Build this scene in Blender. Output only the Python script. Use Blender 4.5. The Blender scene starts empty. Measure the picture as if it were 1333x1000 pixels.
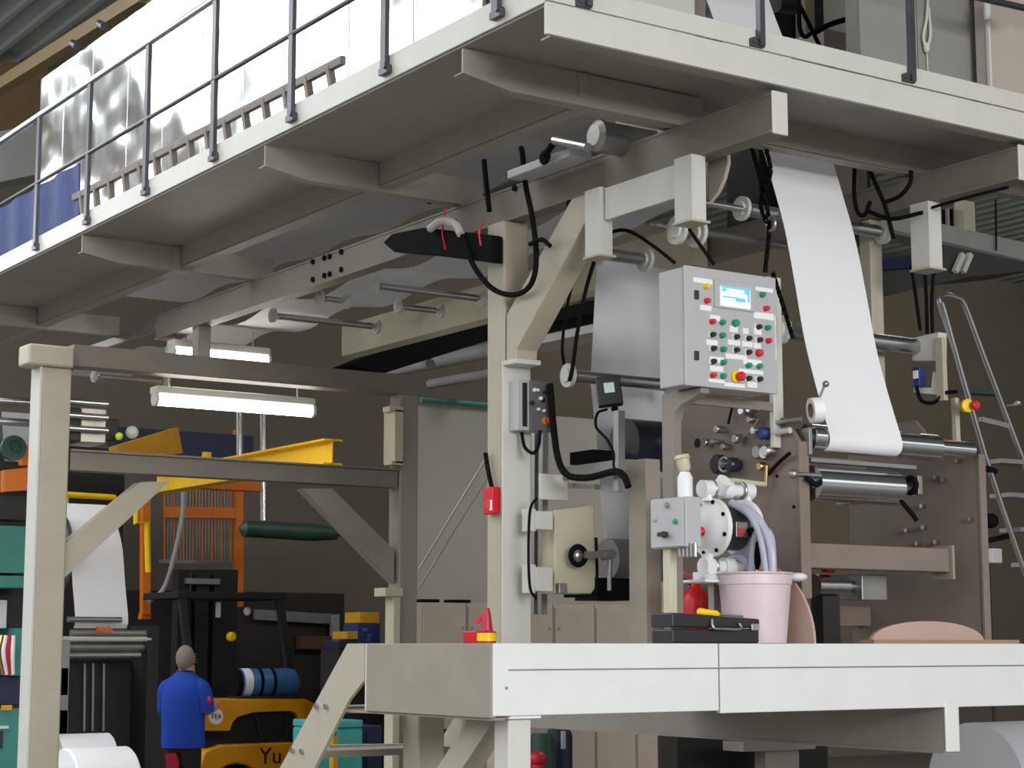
import bpy, bmesh, math, random
from mathutils import Vector, Matrix, Euler
random.seed(7)
V = Vector
COL = bpy.context.scene.collection

# ------------------------------------------------------------------ camera model
CAMH = 1.75
FPX = 2420.0
PITCH = math.atan(340 / FPX)
YAW = math.atan(1646 / (FPX / math.cos(PITCH)))
fh = V((math.sin(YAW), math.cos(YAW), 0))
rt = V((math.cos(YAW), -math.sin(YAW), 0))
fw = fh * math.cos(PITCH) + V((0, 0, 1)) * math.sin(PITCH)
upv = V((0, 0, 1)) * math.cos(PITCH) - fh * math.sin(PITCH)
CAM = V((0, 0, CAMH))


def _at(px, py, i, v):
    d = fw * FPX + rt * (px - 666.5) + upv * (500 - py)
    return CAM + d * ((v - CAM[i]) / d[i])


def PX(px, py, v): return _at(px, py, 0, v)
def PY(px, py, v): return _at(px, py, 1, v)
def PZ(px, py, v): return _at(px, py, 2, v)


# ------------------------------------------------------------------ materials
MATS = {}


def mat(name, col, rough=0.5, metal=0.0, var=0.08, scale=6.0, bump=0.0, bscale=40.0, emit=None, estr=0.0,
        trans=0.0, spec=0.5, alpha=1.0, coat=0.0):
    m = bpy.data.materials.new(name)
    m.use_nodes = True
    nt = m.node_tree
    b = nt.nodes['Principled BSDF']
    b.inputs['Roughness'].default_value = rough
    b.inputs['Metallic'].default_value = metal
    b.inputs['Specular IOR Level'].default_value = spec
    b.inputs['Transmission Weight'].default_value = trans
    b.inputs['Alpha'].default_value = alpha
    tc = nt.nodes.new('ShaderNodeTexCoord')
    if var > 0:
        n = nt.nodes.new('ShaderNodeTexNoise')
        n.inputs['Scale'].default_value = scale
        n.inputs['Detail'].default_value = 5
        nt.links.new(tc.outputs['Object'], n.inputs['Vector'])
        r = nt.nodes.new('ShaderNodeValToRGB')
        r.color_ramp.elements[0].position = 0.3
        r.color_ramp.elements[1].position = 0.7
        r.color_ramp.elements[0].color = (*[max(0, c * (1 - var)) for c in col], 1)
        r.color_ramp.elements[1].color = (*[min(1, c * (1 + var)) for c in col], 1)
        nt.links.new(n.outputs['Fac'], r.inputs['Fac'])
        nt.links.new(r.outputs['Color'], b.inputs['Base Color'])
    else:
        b.inputs['Base Color'].default_value = (*col, 1)
    if bump > 0:
        n2 = nt.nodes.new('ShaderNodeTexNoise')
        n2.inputs['Scale'].default_value = bscale
        nt.links.new(tc.outputs['Object'], n2.inputs['Vector'])
        bp = nt.nodes.new('ShaderNodeBump')
        bp.inputs['Strength'].default_value = bump
        bp.inputs['Distance'].default_value = 0.02
        nt.links.new(n2.outputs['Fac'], bp.inputs['Height'])
        nt.links.new(bp.outputs['Normal'], b.inputs['Normal'])
    if emit:
        b.inputs['Emission Color'].default_value = (*emit, 1)
        b.inputs['Emission Strength'].default_value = estr
    MATS[name] = m
    return m


def srgb(r, g, b):
    f = lambda c: (c / 255 / 12.92) if c / 255 <= 0.04045 else ((c / 255 + 0.055) / 1.055) ** 2.4
    return (f(r), f(g), f(b))


paint = mat('grey_paint', srgb(178, 170, 153), 0.45, var=0.05, bump=0.02)
paint_lt = mat('light_grey_paint', srgb(203, 202, 195), 0.4, var=0.03, bump=0.02)
paint_wh = mat('white_grey_paint', srgb(222, 224, 222), 0.4, var=0.025, bump=0.02)
paint_dk = mat('dull_grey_paint', srgb(150, 142, 131), 0.5, var=0.06)
paint_shade = mat('girder_paint', srgb(126, 118, 108), 0.5, var=0.06)  # structure grey darkened to carry the shade under the walkway
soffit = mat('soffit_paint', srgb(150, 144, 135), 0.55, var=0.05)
brown = mat('brown_grey_plate', srgb(128, 115, 106), 0.45, var=0.08, scale=4)
steel = mat('steel', (0.55, 0.55, 0.56), 0.28, 1.0, var=0.05, scale=12)
chrome = mat('chrome', (0.68, 0.68, 0.70), 0.16, 1.0, var=0.0)
dull_steel = mat('dull_steel', (0.36, 0.35, 0.34), 0.42, 0.9, var=0.1)
darksteel = mat('dark_rail_steel', (0.10, 0.10, 0.115), 0.38, 0.7, var=0.1)
black = mat('black_rubber', (0.008, 0.008, 0.009), 0.7, var=0.1, spec=0.05)
blackpl = mat('black_plastic', (0.018, 0.018, 0.022), 0.35, var=0.1)
navyroll = mat('navy_rubber_roll', (0.018, 0.02, 0.032), 0.3, var=0.08)
paper = mat('white_paper', (0.86, 0.86, 0.89), 0.7, var=0.01, scale=2)
paper_g = mat('grey_paper', (0.62, 0.62, 0.66), 0.75, var=0.02, scale=2)
kraft = mat('kraft_board', srgb(186, 160, 148), 0.8, var=0.05)
cardb = mat('cardboard', srgb(160, 128, 104), 0.85, var=0.06)
cream = mat('cream_enamel', srgb(196, 190, 165), 0.45, var=0.04)
panelgrey = mat('enclosure_grey', srgb(180, 180, 183), 0.45, var=0.02)
boxdark = mat('dark_grey_face', srgb(98, 100, 104), 0.45, var=0.04)
whitepl = mat('white_plastic', srgb(232, 232, 234), 0.4, var=0.02)
labelw = mat('white_label', srgb(240, 240, 242), 0.6, var=0.0)
hosew = mat('cloudy_hose', srgb(205, 208, 226), 0.3, var=0.04, trans=0.25)
bucketm = mat('milky_pink_plastic', srgb(232, 212, 218), 0.4, var=0.05, scale=9, trans=0.15)
red = mat('red_paint', srgb(205, 24, 34), 0.35, var=0.05)
redpl = mat('red_plastic', srgb(215, 40, 60), 0.4, var=0.03)
green = mat('green_plastic', srgb(30, 150, 110), 0.4, var=0.03)
yellow = mat('yellow_paint', srgb(252, 205, 10), 0.4, var=0.04)
dyellow = mat('dull_yellow_paint', srgb(205, 150, 20), 0.5, var=0.1)
flyellow = mat('forklift_yellow', srgb(226, 152, 14), 0.4, var=0.07)
orange = mat('orange_paint', srgb(214, 112, 22), 0.5, var=0.08)
blueshirt = mat('blue_cloth', srgb(30, 76, 190), 0.85, var=0.08, scale=10)
darkcloth = mat('dark_trousers', srgb(38, 34, 40), 0.9, var=0.1)
redcloth = mat('red_cloth', srgb(180, 30, 55), 0.85, var=0.08)
skin = mat('skin', srgb(198, 146, 124), 0.6, var=0.05)
hairm = mat('grey_hair', srgb(150, 136, 124), 0.9, var=0.15, scale=60)
teal = mat('teal_paint', srgb(56, 128, 118), 0.5, var=0.06)
teal_lt = mat('light_teal_plastic', srgb(70, 170, 166), 0.5, var=0.06)
dkgreen = mat('dark_green_paint', srgb(48, 76, 66), 0.5, var=0.08)
bluebox = mat('blue_paint', srgb(32, 52, 110), 0.5, var=0.08)
tankblue = mat('tank_blue', srgb(62, 108, 158), 0.35, var=0.07)
tarp = mat('blue_tarp', srgb(52, 66, 120), 0.6, var=0.15, scale=5, bump=0.4, bscale=9, spec=0.3)
ladderm = mat('weathered_ladder', srgb(122, 113, 104), 0.5, var=0.15, scale=9)
navy = mat('navy_dark', srgb(26, 32, 66), 0.5, var=0.1)
brass = mat('brass', (0.62, 0.42, 0.18), 0.3, 1.0, var=0.05)
locker = mat('locker_beige', srgb(182, 170, 158), 0.5, var=0.04)
darkgap = mat('black_interior', (0.01, 0.01, 0.01), 0.8, var=0.0)
machdark = mat('dark_machine', srgb(32, 29, 27), 0.55, var=0.15)
ropem = mat('white_rope', srgb(215, 215, 210), 0.9, var=0.05)
cab_grey = mat('cabinet_grey', srgb(150, 150, 147), 0.5, var=0.03)
pinkpanel = mat('beige_panel', srgb(192, 182, 174), 0.5, var=0.03)
wallm = mat('wall_plaster', srgb(116, 108, 96), 0.85, var=0.06, scale=1.2, bump=0.1)
wallbr = mat('wall_brown', srgb(112, 102, 88), 0.85, var=0.06, scale=1.0, bump=0.1)
floorm = mat('concrete_floor', srgb(116, 113, 107), 0.55, var=0.1, scale=0.7, bump=0.1)
ceilm = mat('ceiling_sheet', srgb(150, 156, 152), 0.5, var=0.04, scale=2)
tubelight = mat('tube_light', (1, 1, 1), 0.4, var=0, emit=(1.0, 0.95, 0.84), estr=14)
skylight = mat('skylight_glow', (1, 1, 1), 0.4, var=0, emit=(0.93, 0.97, 1.0), estr=4.5)
screen = mat('screen_white', (0.2, 0.3, 0.4), 0.3, var=0, emit=(0.86, 0.97, 1.0), estr=1.0)
screenb = mat('screen_blue', (0.05, 0.2, 0.4), 0.3, var=0, emit=(0.10, 0.50, 0.85), estr=0.9)
screeng = mat('screen_grey_green', (0.2, 0.25, 0.2), 0.3, var=0, emit=(0.45, 0.55, 0.5), estr=0.6)
glass_d = mat('dark_glass', (0.012, 0.012, 0.012), 0.08, var=0)


def make_silver():
    m = mat('silver_cladding', (0.80, 0.80, 0.81), 0.17, 1.0, var=0.02)
    nt = m.node_tree
    b = nt.nodes['Principled BSDF']
    tc = nt.nodes.new('ShaderNodeTexCoord')
    n = nt.nodes.new('ShaderNodeTexNoise')
    n.inputs['Scale'].default_value = 1.6
    n.inputs['Detail'].default_value = 1.5
    nt.links.new(tc.outputs['Object'], n.inputs['Vector'])
    bp = nt.nodes.new('ShaderNodeBump')
    bp.inputs['Strength'].default_value = 0.8
    bp.inputs['Distance'].default_value = 0.10
    nt.links.new(n.outputs['Fac'], bp.inputs['Height'])
    nt.links.new(bp.outputs['Normal'], b.inputs['Normal'])
    return m


silver = make_silver()


# ------------------------------------------------------------------ objects
def wloc(o):
    l = V((0, 0, 0))
    while o is not None:
        l += o.location
        o = o.parent
    return l


def tag(o, label=None, cat=None, group=None, kind=None):
    if label: o['label'] = label
    if cat: o['category'] = cat
    if group: o['group'] = group
    if kind: o['kind'] = kind
    return o


def thing(name, label, cat, loc, group=None):
    o = bpy.data.objects.new(name, None)
    o.empty_display_size = 0.05
    COL.objects.link(o)
    o.location = V(loc)
    return tag(o, label, cat, group)


def perp(d):
    d = d.normalized()
    a = V((0, 0, 1)) if abs(d.z) < 0.9 else V((1, 0, 0))
    x = d.cross(a).normalized()
    return x, d.cross(x).normalized()


def smooth_path(pts, n=8):
    pts = [V(p) for p in pts]
    if len(pts) < 3: return pts
    P = [pts[0] * 2 - pts[1]] + pts + [pts[-1] * 2 - pts[-2]]
    out = []
    for i in range(1, len(P) - 2):
        a, b, c, d = P[i - 1], P[i], P[i + 1], P[i + 2]
        for k in range(n):
            t = k / n
            out.append(0.5 * ((2 * b) + (c - a) * t + (2 * a - 5 * b + 4 * c - d) * t * t + (3 * b - a - 3 * c + d) * t ** 3))
    out.append(pts[-1])
    return out


class MB:
    def __init__(s): s.bm = bmesh.new()

    def hexa(s, c):
        v = [s.bm.verts.new(p) for p in c]
        for f in ((0, 3, 2, 1), (4, 5, 6, 7), (0, 1, 5, 4), (1, 2, 6, 5), (2, 3, 7, 6), (3, 0, 4, 7)):
            s.bm.faces.new([v[i] for i in f])
        return s

    def box(s, x0, y0, z0, x1, y1, z1):
        if x0 > x1: x0, x1 = x1, x0
        if y0 > y1: y0, y1 = y1, y0
        if z0 > z1: z0, z1 = z1, z0
        return s.hexa([(x0, y0, z0), (x1, y0, z0), (x1, y1, z0), (x0, y1, z0), (x0, y0, z1), (x1, y0, z1), (x1, y1, z1), (x0, y1, z1)])

    def cbox(s, c, sx, sy, sz):
        c = V(c)
        return s.box(c.x - sx / 2, c.y - sy / 2, c.z - sz / 2, c.x + sx / 2, c.y + sy / 2, c.z + sz / 2)

    def bar(s, p0, p1, w, h, up=(0, 0, 1)):
        p0, p1 = V(p0), V(p1)
        d = (p1 - p0).normalized()
        a = V(up)
        x = d.cross(a)
        if x.length < 1e-4: x = d.cross(V((1, 0, 0)))
        x.normalize()
        z = x.cross(d).normalized()
        c = []
        for q in (p0, p1):
            for (i, j) in ((-1, -1), (1, -1), (1, 1), (-1, 1)):
                c.append(q + x * (w / 2 * i) + z * (h / 2 * j))
        return s.hexa(c)

    def prism(s, pts, ext):
        pts = [V(p) for p in pts]
        e = V(ext)
        a = [s.bm.verts.new(p) for p in pts]
        b = [s.bm.verts.new(p + e) for p in pts]
        n = len(pts)
        s.bm.faces.new(a[::-1]); s.bm.faces.new(b)
        for i in range(n):
            s.bm.faces.new([a[i], a[(i + 1) % n], b[(i + 1) % n], b[i]])
        return s

    def lathe(s, o, axis, prof, n=20, cap=True):
        o, ax = V(o), V(axis).normalized()
        x, y = perp(ax)
        rings = []
        for (r, h) in prof:
            rings.append([s.bm.verts.new(o + ax * h + (x * math.cos(2 * math.pi * k / n) + y * math.sin(2 * math.pi * k / n)) * max(r, 1e-4)) for k in range(n)])
        for a, b in zip(rings, rings[1:]):
            for k in range(n):
                s.bm.faces.new([a[k], a[(k + 1) % n], b[(k + 1) % n], b[k]])
        if cap:
            s.bm.faces.new(rings[0][::-1]); s.bm.faces.new(rings[-1])
        return s

    def cyl(s, p0, p1, r, r1=None, n=16):
        p0, p1 = V(p0), V(p1)
        return s.lathe(p0, p1 - p0, [(r, 0), (r if r1 is None else r1, (p1 - p0).length)], n)

    def tube(s, pts, r, n=8, sm=6):
        P = smooth_path(pts, sm) if sm else [V(p) for p in pts]
        rings = []
        x = None
        for i, p in enumerate(P):
            d = (P[min(i + 1, len(P) - 1)] - P[max(i - 1, 0)]).normalized()
            if x is None:
                x, y = perp(d)
            else:
                x = (x - d * x.dot(d))
                if x.length < 1e-5: x, y = perp(d)
                x.normalize()
            y = d.cross(x)
            rr = r[i * (len(r) - 1) // max(1, len(P) - 1)] if isinstance(r, (list, tuple)) else r
            rings.append([s.bm.verts.new(p + (x * math.cos(2 * math.pi * k / n) + y * math.sin(2 * math.pi * k / n)) * rr) for k in range(n)])
        for a, b in zip(rings, rings[1:]):
            for k in range(n):
                s.bm.faces.new([a[k], a[(k + 1) % n], b[(k + 1) % n], b[k]])
        s.bm.faces.new(rings[0][::-1]); s.bm.faces.new(rings[-1])
        return s

    def sph(s, c, rx, ry=None, rz=None, n=14):
        ry = rx if ry is None else ry
        rz = rx if rz is None else rz
        g = bmesh.ops.create_uvsphere(s.bm, u_segments=n, v_segments=max(6, n // 2 + 1), radius=1)
        bmesh.ops.transform(s.bm, verts=g['verts'], matrix=Matrix.Translation(V(c)) @ Matrix.Diagonal((rx, ry, rz, 1)))
        return s

    def torus(s, c, axis, R, r, n=20, m=8):
        x, y = perp(V(axis))
        c = V(c)
        pts = [c + (x * math.cos(2 * math.pi * k / n) + y * math.sin(2 * math.pi * k / n)) * R for k in range(n)]
        az = V(axis).normalized()
        rings = []
        for k, p in enumerate(pts):
            d = (p - c).normalized()
            rings.append([s.bm.verts.new(p + (d * math.cos(2 * math.pi * j / m) + az * math.sin(2 * math.pi * j / m)) * r) for j in range(m)])
        for k in range(n):
            a, b = rings[k], rings[(k + 1) % n]
            for j in range(m):
                s.bm.faces.new([a[j], a[(j + 1) % m], b[(j + 1) % m], b[j]])
        return s

    def sheet(s, path, ext, th, sm=6):
        """a strip: path (list of points) swept by ext, with real thickness th"""
        P = smooth_path(path, sm) if sm else [V(p) for p in path]
        e = V(ext)
        A, B, Cc, D = [], [], [], []
        for i, p in enumerate(P):
            d = (P[min(i + 1, len(P) - 1)] - P[max(i - 1, 0)])
            nn = d.cross(e).normalized() * th
            A.append(s.bm.verts.new(p)); B.append(s.bm.verts.new(p + e))
            Cc.append(s.bm.verts.new(p + nn)); D.append(s.bm.verts.new(p + e + nn))
        n = len(P)
        for i in range(n - 1):
            j = i + 1
            s.bm.faces.new([A[i], A[j], B[j], B[i]])
            s.bm.faces.new([Cc[i], D[i], D[j], Cc[j]])
            s.bm.faces.new([A[i], Cc[i], Cc[j], A[j]])
            s.bm.faces.new([B[i], B[j], D[j], D[i]])
        s.bm.faces.new([A[0], B[0], D[0], Cc[0]])
        s.bm.faces.new([A[-1], Cc[-1], D[-1], B[-1]])
        return s

    def build(s, name, m, parent=None, bevel=0.0, smooth=True, ang=35, loc=None):
        """link as ONE object; vertices are given in world coordinates"""
        bmesh.ops.recalc_face_normals(s.bm, faces=s.bm.faces)
        base = V((0, 0, 0))
        if parent is not None:
            base = wloc(parent)
        elif loc is not None:
            base = V(loc)
        else:
            xs = [v.co for v in s.bm.verts]
            base = V(((min(v.x for v in xs) + max(v.x for v in xs)) / 2, (min(v.y for v in xs) + max(v.y for v in xs)) / 2, min(v.z for v in xs)))
        bmesh.ops.translate(s.bm, verts=s.bm.verts, vec=-base)
        me = bpy.data.meshes.new(name)
        s.bm.to_mesh(me); s.bm.free()
        if smooth:
            me.polygons.foreach_set('use_smooth', [True] * len(me.polygons))
            me.set_sharp_from_angle(angle=math.radians(ang))
        me.materials.append(m)
        o = bpy.data.objects.new(name, me)
        COL.objects.link(o)
        if parent is not None:
            o.parent = parent
        else:
            o.location = base
        if bevel > 0:
            b = o.modifiers.new('bevel', 'BEVEL')
            b.width = bevel; b.segments = 2; b.limit_method = 'ANGLE'; b.angle_limit = math.radians(40)
            b.harden_normals = True
        return o


def struct(mb, name, m):
    o = mb.build(name, m)
    o['kind'] = 'structure'
    return o


def text(body, p, right, up, size, m, name, parent, depth=0.002):
    """lettering as real mesh on a surface"""
    cu = bpy.data.curves.new(name, 'FONT')
    cu.body = body; cu.size = size; cu.extrude = depth; cu.align_x = 'CENTER'; cu.align_y = 'CENTER'
    tmp = bpy.data.objects.new('tmp', cu)
    COL.objects.link(tmp)
    dg = bpy.context.evaluated_depsgraph_get()
    me = bpy.data.meshes.new_from_object(tmp.evaluated_get(dg))
    bpy.data.objects.remove(tmp)
    r, u = V(right).normalized(), V(up).normalized()
    n = r.cross(u)
    M = Matrix(((r.x, u.x, n.x, 0), (r.y, u.y, n.y, 0), (r.z, u.z, n.z, 0), (0, 0, 0, 1)))
    me.transform(Matrix.Translation(V(p) - wloc(parent)) @ M)
    me.name = name
    me.materials.append(m)
    o = bpy.data.objects.new(name, me)
    COL.objects.link(o)
    o.parent = parent
    return o


def single(mb, name, label, cat, m, group=None, bevel=0.0, **k):
    return tag(mb.build(name, m, bevel=bevel, **k), label, cat, group)


# =================================================================== SETTING
struct(MB().box(-40, -45, -0.2, 60, 24, 0), 'floor', floorm)
struct(MB().box(-9, 22, 0, 28, 22.3, 10), 'wall_back', wallm)
struct(MB().box(27, -6, 0, 27.3, 22, 10), 'wall_right', wallbr)
struct(MB().box(PY(533, 600, 15.6).x, 15.6, 0, 14.5, 15.75, 4.1), 'wall_partition', mat('wall_pale', srgb(168, 164, 156), .8, var=.04, scale=1.5))
# roof: ribbed sheet with long skylight openings
SKY = [(-3.6, -0.9), (-0.5, 3.4)]
roof = MB()
xe = -5
for (a, b) in SKY:
    roof.box(xe, -6, 8.2, a, 22, 8.3)
    xe = b
roof.box(xe, -6, 8.2, 28, 22, 8.3)
x = -4.8
while x < 27.8:
    if not any(a - 0.12 < x < b + 0.12 for a, b in SKY):
        roof.box(x - 0.03, -6, 8.14, x + 0.03, 22, 8.2)
    x += 0.3
struct(roof, 'ceiling', ceilm)
for i, (a, b) in enumerate(SKY):
    w = MB()
    for k in range(4):
        w.box(a, -5.5 + k * 6.8, 8.22, b, -5.5 + k * 6.8 + 5.0, 8.27) if k > 1 else None
    o = struct(w, 'window_%d' % (i + 1), skylight)
    f = MB()
    for k in range(4):
        f.box(a, -5.5 + k * 6.8 + (5.0 if k > 1 else 0), 8.2, b, -5.5 + (k + 1) * 6.8, 8.3)
    struct(f, 'trim_%d' % (i + 1), ceilm)
struct(MB().box(-8, 21.95, 5.6, 3.6, 22.02, 7.4), 'window_3', mat('window_daylight', (1, 1, 1), .4, var=0, emit=(0.93, 0.97, 1.0), estr=3.2))  # unseen glowing panel, added so the silver cladding reflects white
# roof beam seen upper left
p0, p1 = PY(190, -6, 13.5), PY(-30, 132, 18.5)
single(MB().bar(p0, p1, 0.12, 0.12), 'roof_beam', 'yellowish steel roof beam under the corrugated ceiling at upper left', 'beam', mat('beam_buff', srgb(138, 116, 74), 0.5, var=0.08))
single(MB().bar(PY(-40, 130, 19.5), PY(60, 128, 19.5), 0.3, 0.75), 'roof_girder', 'dark brown roof girder end left of the silver cladding', 'beam', mat('girder_brown', srgb(112, 88, 56), 0.6, var=0.08))

# =================================================================== UPPER WALKWAY
YF, XL = 5.72, 4.01
uw = thing('upper_walkway', 'pale grey elevated steel walkway wrapping the top of the machine', 'walkway', (XL, YF, 4.1))
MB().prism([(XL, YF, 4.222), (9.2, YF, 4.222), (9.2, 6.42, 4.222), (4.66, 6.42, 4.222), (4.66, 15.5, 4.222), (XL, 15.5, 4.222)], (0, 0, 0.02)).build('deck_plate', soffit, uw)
MB().box(XL - .012, YF - .03, 4.101, 9.2, YF - .006, 4.231).build('edge_beam', paint_lt, uw, bevel=.004)
MB().box(XL + .02, YF - .006, 4.101, 9.2, YF + .06, 4.108).box(XL + .02, YF - .006, 4.108, 9.2, YF + .01, 4.22).build('edge_beam_flange', soffit, uw)
MB().box(XL - .012, YF - .03, 4.237, 9.2, YF - .015, 4.322).build('kick_plate', paint_lt, uw, bevel=.003)
MB().box(XL - .012, YF - .012, 4.232, XL, 15.5, 4.345).build('kick_plate', paint_lt, uw, bevel=.003)
# inner stringer channel
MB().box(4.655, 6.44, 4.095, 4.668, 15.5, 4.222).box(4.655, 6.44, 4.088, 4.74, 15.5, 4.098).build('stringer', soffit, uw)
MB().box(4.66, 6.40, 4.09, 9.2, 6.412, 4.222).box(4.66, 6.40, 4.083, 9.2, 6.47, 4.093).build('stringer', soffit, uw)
for yb, zt in ((6.318, 4.215), (8.15, 4.215), (10.62, 4.215), (13.2, 4.215)):
    x1 = 5.30
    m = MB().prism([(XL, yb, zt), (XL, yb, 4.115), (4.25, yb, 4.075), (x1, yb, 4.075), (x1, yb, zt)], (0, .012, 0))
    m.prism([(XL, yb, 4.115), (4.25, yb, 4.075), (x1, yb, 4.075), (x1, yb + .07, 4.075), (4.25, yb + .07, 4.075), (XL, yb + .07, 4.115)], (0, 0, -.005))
    m.build('outrigger', soffit, uw)  # darker soffit grey here stands in for shade below the deck
    c = MB().box(4.60, yb - .01, 4.105, 4.652, yb + .02, 4.215)
    c.build('cleat', soffit, uw, bevel=.003)
# carriers between walkway and inner girder (top layer under the dryer)
# =================================================================== RAILINGS
rl = thing('walkway_railing', 'dark steel tube railing along the long left edge of the walkway', 'railing', (XL, 9, 4.25))
for yp in (6.03, 6.93, 7.83, 8.715, 9.61, 10.50, 11.38, 12.3, 13.2, 14.1, 15.0):
    m = MB().box(XL - .036, yp - .022, 4.262, XL - .014, yp + .022, 5.13)
    m.cyl((XL - .05, yp - .03, 4.285), (XL - .012, yp - .03, 4.285), .013)
    m.box(XL - .04, yp - .045, 4.255, XL - .012, yp + .03, 4.285)
    m.build('post', darksteel, rl)
MB().tube([(XL - .025, 5.7, 5.145), (XL - .025, 15.2, 5.145)], .021, 10, 0).build('top_rail', steel, rl)
MB().tube([(XL - .025, 5.7, 4.695), (XL - .025, 15.2, 4.695)], .013, 10, 0).build('middle_rail', darksteel, rl)
rl2 = thing('walkway_railing', 'dark steel tube railing along the front white edge of the walkway', 'railing', (6, YF, 4.25))
for (px, py) in ((766, 8), (991, 60), (1188, 106)):
    q = PY(px, py, YF - .05)
    m = MB().box(q.x - .014, YF - .062, q.z, q.x + .014, YF - .034, 5.13)
    m.box(q.x - .05, YF - .05, q.z - .004, q.x + .02, YF - .03, q.z + .03)
    m.cyl((q.x - .037, YF - .055, q.z + .02), (q.x - .037, YF - .03, q.z + .02), .014)
    m.build('post', darksteel, rl2)
MB().tube([(XL + .05, YF - .048, 5.145), (8.8, YF - .048, 5.145)], .021, 10, 0).build('top_rail', steel, rl2)
# =================================================================== SILVER DRYER HOUSING
dh = thing('dryer_housing', 'shiny silver sheet clad dryer housing behind the railing, upper left', 'housing', (5.2, 10, 4.3))
seams = [6.45, 7.05, 7.62, 8.30, 9.02, 9.73, 10.38, 11.02, 11.66, 12.30, 13.0, 13.6, 14.15]
for a, b in zip(seams[2:], seams[3:]):
    MB().box(4.95, a + .004, 4.3, 4.98, b - .004, 6.27).build('cladding_panel', silver, dh, bevel=.006)
MB().box(4.985, 7.62, 4.3, 5.08, 14.15, 6.26).build('core', dull_steel, dh)
for yb in (12.75, 13.3, 12.0):
    MB().cyl((4.93, yb, 6.31), (4.93, yb + .1, 6.36), .03).build('latch', darksteel, dh)
ec = thing('beige_enclosure', 'beige enclosure panel right of the silver housing, above the walkway corner', 'enclosure', (5.2, 7, 4.3))
MB().box(4.95, 6.52, 4.3, 5.3, 7.0, 6.2).build('panel', pinkpanel, ec, bevel=.004)
MB().box(4.97, 7.02, 4.3, 5.3, 7.58, 6.2).build('panel', pinkpanel, ec, bevel=.004)
# lower-left grey louvre housing beyond
single(MB().bar(PY(-30, 215, 16.5), PY(70, 195, 16.5), .5, .45), 'grey_duct', 'grey corrugated duct behind the left end of the railing', 'duct', cab_grey)
# blue tarp stack
q0, q1 = PX(-40, 375, 4.35), PX(96, 290, 4.35)
tp = MB()
q = PX(97, 215, 4.40); q2 = PX(104, 292, 4.40)
pts = [(4.40 + .012 * math.sin(k * 1.7), q2.y + k * .12, 4.25) for k in range(26)]
tp.sheet(pts, (0.0, .06, q.z - 4.25), .012, 3)
tpo = single(tp, 'blue_tarpaulin', 'creased dark blue tarpaulin hung behind the railing at far left', 'tarpaulin', tarp)
# lying ladder
ld = thing('aluminium_ladder', 'aluminium ladder lying on its edge along the walkway kick plate', 'ladder', (4.2, 9, 4.25))
la, lb = PX(96, 258, 4.22), PX(447, 78, 4.22)
MB().bar(la, lb, .03, .045).build('side_rail', ladderm, ld, bevel=.004)
MB().bar(V((4.22, la.y, 4.275)), V((4.22, lb.y, 4.275)), .035, .06).build('side_rail', ladderm, ld, bevel=.004)
for k in range(15):
    t = (k + .6) / 15.2
    a = la.lerp(lb, t)
    MB().bar(V((4.22, a.y - .10, 4.27)), a, .03, .035, (1, 0, 0)).build('rung', ladderm, ld)

# =================================================================== MAIN GIRDERS + COLUMNS
def channel_girder(name, label, x0, x1, y0, y1, z0, z1, matl, holes=()):
    g = thing(name, label, 'girder', ((x0 + x1) / 2, y0, z0))
    m = MB().box(x0, y0 + .01, z0 + .012, x0 + .014, y1, z1).box(x0 - .012, y0 + .01, z0, x1, y1, z0 + .014).box(x0 - .004, y0 + .01, z1 - .012, x1, y1, z1)
    m.build('web', matl, g)
    MB().box(x0 - .004, y0, z0 - .004, x1, y0 + .012, z1 + .01).build('end_plate', paint_lt, g, bevel=.012)
    if holes:
        for (px, py) in holes:
            q = PX(px, py, x0)
            MB().cyl(q + V((-.012, 0, 0)), q + V((.004, 0, 0)), .017, n=8).build('bolt', black, g)
    return g


channel_girder('left_support_girder', 'long grey channel girder running from the front edge over the tall central column', 5.17, 5.255, 5.70, 12.2, 3.893, 4.068, paint_shade,
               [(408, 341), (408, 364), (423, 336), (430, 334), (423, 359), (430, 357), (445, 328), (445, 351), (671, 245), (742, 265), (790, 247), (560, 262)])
channel_girder('right_support_girder', 'grey channel girder on the right, ending in the plate at the right picture edge', 6.705, 6.79, 5.70, 12.2, 3.91, 4.068, paint_shade)

cc = thing('central_column', 'tall square grey steel column in the middle of the picture', 'column', (5.205, 7.765, 0))
MB().box(5.128, 7.688, 0, 5.283, 7.843, 3.892).build('shaft', paint, cc, bevel=.012)
MB().box(5.128 - .012, 7.68, 3.19 - 1.44, 5.283 + .004, 7.689, 3.165).build('face_plate', paint_lt, cc, bevel=.004)
# central brace
br = thing('diagonal_brace', 'short thick diagonal brace from the central column up to the girder', 'brace', (5.2, 7.5, 3.1))
a, b = PX(664, 470, 5.135), PX(658, 352, 5.135)
c, d = PX(752, 262, 5.135), PX(806, 246, 5.135)
e = PX(703, 446, 5.135)
prof = [V((5.135, 7.676, 3.16)), V((5.135, 7.676, 3.40)), V((5.135, 7.11, 3.885)), V((5.135, 6.85, 3.885)), V((5.135, 7.585, 3.21)), V((5.135, 7.59, 3.16))]
MB().prism(prof, (.13, 0, 0)).build('body', paint, br, bevel=.006)
MB().box(5.12, 7.57, 3.14, 5.275, 7.678, 3.165).build('foot_plate', paint_lt, br, bevel=.003)
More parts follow.
